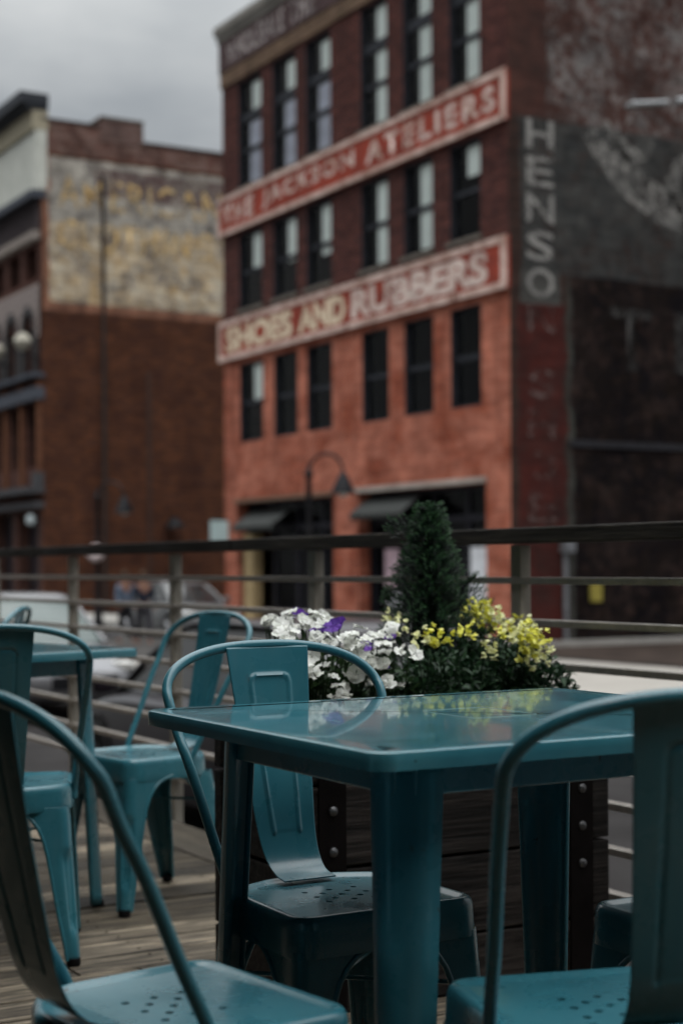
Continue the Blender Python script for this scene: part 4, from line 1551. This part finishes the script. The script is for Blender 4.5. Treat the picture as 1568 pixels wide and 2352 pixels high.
def sprig(p, d, ln, n):
    d = d.normalized()
    a = d.cross(Vector((0, 0, 1)))
    if a.length < .1:
        a = Vector((1, 0, 0))
    a.normalize()
    b = d.cross(a)
    for k in range(n):
        f = k / n
        mb = mbt if f > .62 else mbd
        q = p + d * ln * f
        th = k * 2.4 + random.random()
        rad = a * cos(th) + b * sin(th)
        nd = (rad * .8 + d * (.6 + f * .5)).normalized()
        L_ = random.uniform(.008, .012) * (1.05 - .3 * f)
        side = nd.cross(rad if abs(nd.dot(rad)) < .95 else a).normalized() * .0009
        mb.quad(q - side, q + side, q + side * .5 + nd * L_, q - side * .5 + nd * L_)


for _ in range(2900):
    z = ZB + (ZT - ZB) * random.random() ** 1.25
    a = random.uniform(0, 2 * pi)
    r = cone_r(z, a) * (1 - .42 * random.random() ** 2.2)
    d = Vector((cos(a), sin(a), random.uniform(.25, 1.0))) + rand_dir() * .25
    p = Vector((SPX + r * cos(a), SPY + r * sin(a), z))
    dn_ = d.normalized()
    sprig(p - dn_ * .012, dn_, random.uniform(.020, .034), 15)
for k in range(5):   # leader tips
    sprig(Vector((SPX + random.uniform(-.012, .012), SPY, ZT - .03)), Vector((random.uniform(-.2, .2), 0, 1)), .04, 30)
for (a_, z_, dd) in ((2.6, 1.075, .05), (5.6, .93, .04), (5.9, .87, .05), (3.0, .90, .03)):
    for q in range(26):
        r = cone_r(z_, a_) + dd * random.random()
        sprig(Vector((SPX + r * cos(a_), SPY + r * sin(a_), z_ + random.uniform(-.02, .02))), Vector((cos(a_), sin(a_), 1.1)) + rand_dir() * .5, .03, 16)
put(mbd, 'crown', NEED, sp0, smooth=False)
put(mbt, 'young_shoots', NEEDT, sp0, smooth=False)
put(MB().tube([(SPX, SPY, .56), (SPX, SPY, .8), (SPX, SPY, 1.09)], .01, 8, radii=[.013, .009, .003]), 'trunk', simple('spruce_bark', (0.05, 0.03, 0.02), .9), sp0)
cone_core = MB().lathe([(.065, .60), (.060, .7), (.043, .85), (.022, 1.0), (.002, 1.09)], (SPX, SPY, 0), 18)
put(cone_core, 'dark_crown_core', simple('inner_dark_green', (0.005, 0.010, 0.006), .95), sp0)  # solid near-black cone; its colour stands in for shade inside the crown

# ---- cars
TYRE = simple('tyre_rubber', (0.012, 0.012, 0.012), .85)
RIM = simple('rim_alloy', (0.45, 0.45, 0.47), .3, .85, .1, 20)
CGL = glassmat('car_glass', (0.2, 0.22, 0.22), see=.2, body=(0.012, 0.014, 0.016))
CGL2 = simple('painted_reflection_glass', (0.07, 0.095, 0.09), .25, 0, .1, 1, spec=.5)  # opaque grey-green; part of the sky reflection is painted into this colour
HLG = simple('headlight_glass', (0.62, 0.62, 0.60), .12, .3, .1, 10)
TLG = simple('tail_light_glass', (0.35, 0.02, 0.02), .2, 0, .1, 10)


def carpaint(name, col, metal=.4, coat=.5):
    m, t, b = newmat(name)
    n = noise(t, coords(t), 1.2, 4)
    t.links.new(ramp(t, [(.3, tuple(x * .9 for x in col)), (.7, tuple(min(1, x * 1.1) for x in col))], n), b.inputs['Base Color'])
    b.inputs['Metallic'].default_value = metal
    b.inputs['Roughness'].default_value = .32
    b.inputs['Coat Weight'].default_value = coat
    b.inputs['Coat Roughness'].default_value = .04
    return m


def make_car(paint, glass, roofh=1.45, length=4.5):
    e = empty('parked_car')
    h = length / 2
    # x forward, stations of the lower body: x, half width, bottom, top
    stn = [(-h, .62, .42, .78), (-h + .06, .76, .30, .90), (-h + .3, .86, .22, .96), (-1.2, .90, .20, .97), (0, .90, .20, .94), (.9, .90, .20, .92), (1.4, .885, .21, .86), (h - .45, .85, .22, .78), (h - .12, .76, .26, .68), (h, .60, .36, .58)]
    rows = []
    sx = catmull([Vector((a, b, c)) for a, b, c, d in stn], 4)
    sz = catmull([Vector((a, d, 0)) for a, b, c, d in stn], 4)
    for p, q in zip(sx, sz):
        x, hw, zb = p
        zt = q.y
        hh = zt - zb
        half = [(hw * .80, zb), (hw * .96, zb + .05), (hw, zb + hh * .35), (hw, zb + hh * .6), (hw * .975, zt - .06), (hw * .90, zt - .012), (hw * .6, zt + .012), (0, zt + .022)]
        row = [(x, -a, z) for a, z in half] + [(x, a, z) for a, z in half[:-1][::-1]]
        rows.append(row)
    b = MB().grid(rows)
    n = len(rows[0])
    b.f.append(tuple(range(n)))
    b.f.append(tuple(len(b.v) - n + k for k in range(n))[::-1])
    for r in range(len(rows) - 1):
        b.f.append((r * n, r * n + n - 1, (r + 1) * n + n - 1, (r + 1) * n))
    body = b.build('body', paint, e, ang=40)
    # greenhouse
    gs = [(-1.85, .72, .95, .95), (-1.25, .74, .94, roofh - .08), (-.9, .75, .94, roofh - .01), (-.2, .75, .93, roofh), (.25, .75, .93, roofh - .02), (.45, .75, .92, roofh - .07), (1.25, .72, .89, .90)]
    rows = []
    for x, hw, zb, zt in gs:
        k = (zt - .92) / (roofh - .92)
        tw = hw - .16 * max(0, k)
        half = [(hw, zb), (hw - .02 - (.04 * k), zb + (zt - zb) * .35), (tw + .015, zt - .05 * k), (tw - .05, zt), (0, zt + .015 * k)]
        rows.append([(x, -a, z) for a, z in half] + [(x, a, z) for a, z in half[:-1][::-1]])
    gh = MB().grid(rows)
    gh.build('windows', glass, e, ang=30)
    rf = []
    for x, hw, zb, zt in gs[1:6]:
        tw = hw - .16
        rf.append([(x, y, zt + .012 + .015 * (1 - (y / tw) ** 2)) for y in [tw * q for q in (-1.02, -.8, -.4, 0, .4, .8, 1.02)]])
    ro = MB().grid(rf).build('roof', paint, e)
    md = ro.modifiers.new('t', 'SOLIDIFY')
    md.thickness = .03
    for s_ in (-1, 1):
        MB().tube([(.42, s_ * .60, roofh - .07), (.85, s_ * .69, 1.16), (1.28, s_ * .735, .90)], .028, 8).build('pillar', paint, e)
        MB().tube([(-.25, s_ * .60, roofh - .02), (-.28, s_ * .755, .93)], .03, 8).build('pillar', paint, e)
        MB().tube([(-1.22, s_ * .60, roofh - .07), (-1.5, s_ * .69, 1.2), (-1.88, s_ * .735, .96)], .045, 8).build('pillar', paint, e)
    for x in (-1.35, 1.38):
        for s_ in (-1, 1):
            w = MB()
            y0 = s_ * .70
            prof = [(.20, 0), (.30, 0), (.325, .03), (.33, .10), (.325, .17), (.30, .20), (.20, .20)]
            rows = [[(x + r_ * cos(a), y0 + s_ * q, .33 + r_ * sin(a)) for a in [2 * pi * k / 28 for k in range(28)]] for r_, q in prof]
            w.grid(rows, closed_v=True)
            wo = w.build('wheel', TYRE, e)
            rm = MB()
            rows = [[(x + r_ * cos(a), y0 + s_ * q, .33 + r_ * sin(a)) for a in [2 * pi * k / 28 for k in range(28)]] for r_, q in ((.215, .20), (.205, .185), (.19, .13))]
            rm.grid(rows, closed_v=True)
            for k in range(5):
                a = 2 * pi * k / 5
                rm.tube([(x, y0 + s_ * .18, .33), (x + .2 * cos(a), y0 + s_ * .18, .33 + .2 * sin(a))], .028, 6)
            rm.build('rim', RIM, wo)
            ar_ = MB()
            rows = [[(x + r_ * cos(a), s_ * q, .35 + r_ * sin(a)) for a in [pi * k / 16 for k in range(17)]] for r_, q in ((.36, .912), (.385, .912), (.39, .89))]
            ar_.grid(rows)
            ar_.build('arch_trim', TYRE, e)
    for s_ in (-1, 1):
        MB().obox((h - .13, s_ * .60, .66), (.10, .14, .055), Matrix.Rotation(-s_ * .45, 3, 'Z')).build('headlight', HLG, e, bevel=.02)
        MB().obox((-h + .07, s_ * .66, .80), (.05, .13, .07), Matrix.Rotation(s_ * .35, 3, 'Z')).build('tail_light', TLG, e, bevel=.02)
        MB().obox((.95, s_ * .98, 1.0), (.06, .10, .07), Matrix.Identity(3)).build('wing_mirror', paint, e, bevel=.03)
    MB().box((h - .06, -.35, .40), (h + .01, .35, .56)).build('grille', BLACK, e, bevel=.01)
    MB().box((-h - .01, -.26, .55), (-h + .03, .26, .67)).build('number_plate', simple('plate_white', (.6, .6, .58), .5), e)
    return e


SIL = carpaint('silver_car_paint', (0.17, 0.17, 0.18))
PUR = carpaint('dark_plum_car_paint', (0.014, 0.010, 0.015), 0, .25)
GRY = carpaint('light_grey_car_paint', (0.13, 0.135, 0.14))
c1 = make_car(SIL, CGL2, 1.50, 4.7)
c1.location = (6.75, 20.3, ST)
c1.rotation_euler = (0, 0, radians(-90))
tag(c1, 'silver car parked at the left, seen just over the far table', 'car', 'cars parked in the street')
c2 = make_car(PUR, glassmat('tinted_car_glass', (0.1, 0.1, 0.1), see=.1, body=(0.006, 0.007, 0.009), ior=1.3), 1.46, 4.4)
c2.location = (5.3, 10.05, ST)
c2.rotation_euler = (0, 0, radians(90))
tag(c2, 'dark plum coloured car parked right behind the railing with bright sky glints on its roof', 'car', 'cars parked in the street')
c3 = make_car(GRY, CGL, 1.46, 4.5)
c3.location = (17.5, 39.2, ST)
c3.rotation_euler = (0, 0, radians(-90))
tag(c3, 'light grey car parked far off near the shop fronts of the brick warehouse', 'car', 'cars parked in the street')


# ---- street lamps
def make_lamp():
    e = empty('street_lamp')
    p = MB().lathe([(.0, 0), (.17, 0), (.17, .25), (.13, .32), (.13, .6), (.10, .7), (.085, .8), (.075, 2.6), (.085, 2.62), (.085, 2.7), (.07, 2.72), (.065, 3.85), (.10, 3.9), (.10, 3.98), (.05, 4.05), (.03, 4.18), (0, 4.22)], (0, 0, 0), 20)
    p.build('pole', BLACK, e)
    arm = [(0, 0, 3.8)] + [(.45 - .45 * cos(a), 0, 3.95 + .45 * sin(a)) for a in [pi * k / 12 for k in range(13)]]
    MB().tube(arm, .035, 10).build('arm', BLACK, e)
    MB().lathe([(.03, .12), (.07, .08), (.12, 0), (.20, -.18), (.27, -.34), (.28, -.38), (.0, -.37)], (.90, 0, 3.86), 22).build('lamp_shade', BLACK, e)
    MB().lathe([(0, -.46), (.08, -.44), (.13, -.37), (0, -.36)], (.90, 0, 3.86), 16).build('bulb_cover', simple('frosted_glass', (0.35, 0.35, 0.33), .4), e)
    return e


lp = make_lamp()
lp.location = (17.5, 31.9, ST)
lp.rotation_euler = (0, 0, radians(-60))
tag(lp, 'black street lamp with an arched arm and bell shade in front of the brick warehouse', 'street lamp', 'arched black street lamps')
lp2 = copy_tree(lp)
lp2.location = (17.5, 45.0, ST)
lp2.rotation_euler = (0, 0, radians(-50))
tag(lp2, 'black street lamp with a small pale disc on its pole, left of the warehouse', 'street lamp', 'arched black street lamps')
ds = MB()
rows = [[(0, r_ * cos(a), r_ * sin(a)) for a in [2 * pi * k / 20 for k in range(20)]] for r_ in (.01, .27)]
ds.grid(rows, closed_v=True)
o = ds.build('parking_sign', simple('pale_pink_sign', (.45, .38, .38), .5), None)
o.location = (17.37, 44.85, 1.44)
o.rotation_euler = (0, 0, radians(60))
md = o.modifiers.new('t', 'SOLIDIFY')
md.thickness = .02
tag(o, 'small round pale sign on the pole of the farther street lamp', 'sign')

# ---- overhead lamp arm at the upper right
e = empty('road_light', (29.5, 27.5, ST), 0, 'grey lamp arm reaching in from the right edge across the dark side wall', 'road light')
ARMG = simple('arm_galvanised', (0.30, 0.31, 0.32), .45, .5, .1, 4)
put(MB().tube([(29.5, 27.5, ST), (29.5, 27.5, 6), (29.5, 27.5, 12.6)], .12, 14, radii=[.16, .13, .1]), 'pole', ARMG, e)
put(MB().tube(catmull([(29.5, 27.5, 12.4), (28.4, 27.5, 12.3), (26.6, 27.5, 11.95), (24.6, 27.5, 11.45)], 6), .085, 12), 'arm', ARMG, e)
hd = MB()
hd.obox((23.75, 27.5, 11.27), (.55, .16, .06), Matrix.Rotation(radians(-10), 3, 'Y'))
put(hd, 'lamp_head', ARMG, e, bevel=.04)

# ---- two people far down the street
SKIN = simple('skin', (0.20, 0.11, 0.08), .6, 0, .08, 10)
HAIR = simple('brown_hair', (0.05, 0.03, 0.02), .8)


def make_person(loc, face, shirt, trousers, label, stride=.18, bag=None, arm_up=False):
    e = empty('person', loc, face, label, 'person')
    J = {'pel': (0, 0, .95, .135, .095), 'wa': (0, .01, 1.12, .125, .085), 'ch': (0, .0, 1.32, .155, .10), 'nk': (0, .0, 1.48, .06, .06), 'hb': (0, .02, 1.58, .075, .085), 'ht': (0, .02, 1.70, .07, .08),
         'lh': (-.09, 0, .88, .085, .085), 'lk': (-.10, stride * .55, .50, .058, .058), 'la': (-.10, stride, .09, .038, .038), 'lt': (-.10, stride + .17, .035, .035, .025),
         'rh': (.09, 0, .88, .085, .085), 'rk': (.10, -stride * .25, .50, .058, .058), 'ra': (.10, -stride, .10, .038, .038), 'rt': (.10, -stride + .16, .035, .035, .025),
         'ls': (-.19, 0, 1.41, .058, .058), 'le': (-.25, -.06, 1.13, .042, .042), 'lw': (-.26, .04, .90, .028, .028), 'lf': (-.26, .08, .80, .030, .018),
         'rs': (.19, 0, 1.41, .058, .058), 're': (.25, .02, 1.13, .042, .042), 'rw': (.25, .16, .93, .028, .028), 'rf': (.24, .22, .85, .030, .018)}
    ed = [('pel', 'wa'), ('wa', 'ch'), ('ch', 'nk'), ('nk', 'hb'), ('hb', 'ht'), ('pel', 'lh'), ('lh', 'lk'), ('lk', 'la'), ('la', 'lt'), ('pel', 'rh'), ('rh', 'rk'), ('rk', 'ra'), ('ra', 'rt'),
          ('ch', 'ls'), ('ls', 'le'), ('le', 'lw'), ('lw', 'lf'), ('ch', 'rs'), ('rs', 're'), ('re', 'rw'), ('rw', 'rf')]

    def grow(name, keys, edges, mat, fat=1.0):
        me = bpy.data.meshes.new(name)
        ks = list(keys)
        me.from_pydata([J[k][:3] for k in ks], [(ks.index(a), ks.index(b)) for a, b in edges], [])
        o = bpy.data.objects.new(name, me)
        COL.objects.link(o)
        o.parent = e
        o.modifiers.new('skin', 'SKIN')
        sk = me.skin_vertices[0].data
        for i, k in enumerate(ks):
            sk[i].radius = (J[k][3] * fat, J[k][4] * fat)
            sk[i].use_root = (i == 0)
        ss = o.modifiers.new('sub', 'SUBSURF')
        ss.levels = ss.render_levels = 2
        o.data.materials.append(mat)
        return o
    grow('body', J.keys(), ed, SKIN)
    grow('jacket', ['wa', 'pel', 'ch', 'ls', 'le', 'lw', 'rs', 're', 'rw'], [('pel', 'wa'), ('wa', 'ch'), ('ch', 'ls'), ('ls', 'le'), ('le', 'lw'), ('ch', 'rs'), ('rs', 're'), ('re', 'rw')], shirt, 1.18)
    grow('trousers', ['pel', 'lh', 'lk', 'la', 'rh', 'rk', 'ra'], [('pel', 'lh'), ('lh', 'lk'), ('lk', 'la'), ('pel', 'rh'), ('rh', 'rk'), ('rk', 'ra')], trousers, 1.2)
    MB().lathe([(0, .135), (.05, .125), (.085, .08), (.095, .0), (.088, -.06), (.04, -.07), (0, -.07)], (0, -.005, 1.66), 16).build('hair', HAIR, e)
    nz = MB().obox((0, .115, 1.635), (.012, .016, .02), Matrix.Identity(3))
    nz.build('nose', SKIN, e, bevel=.006)
    eyes = MB()
    for s_ in (-1, 1):
        eyes.lathe([(0, -.010), (.010, 0), (0, .010)], (s_ * .030, .100, 1.66), 8)
    eyes.build('eyes', RUBBER, e)
    MB().obox((0, .103, 1.60), (.022, .006, .005), Matrix.Identity(3)).build('mouth', simple('lips', (0.3, 0.1, 0.09), .6), e)
    return e


make_person((15.0, 35.6, ST), radians(170), simple('navy_jacket', (0.012, 0.015, 0.026), .8), simple('dark_trousers', (0.03, 0.028, 0.035), .8),
            'person in a dark navy jacket walking in front of the far brick wall')
make_person((14.85, 36.4, ST), radians(190), simple('pale_blue_shirt', (0.09, 0.12, 0.17), .8), simple('black_trousers', (0.02, 0.02, 0.024), .8),
            'person in a pale blue shirt just left of the one in navy')
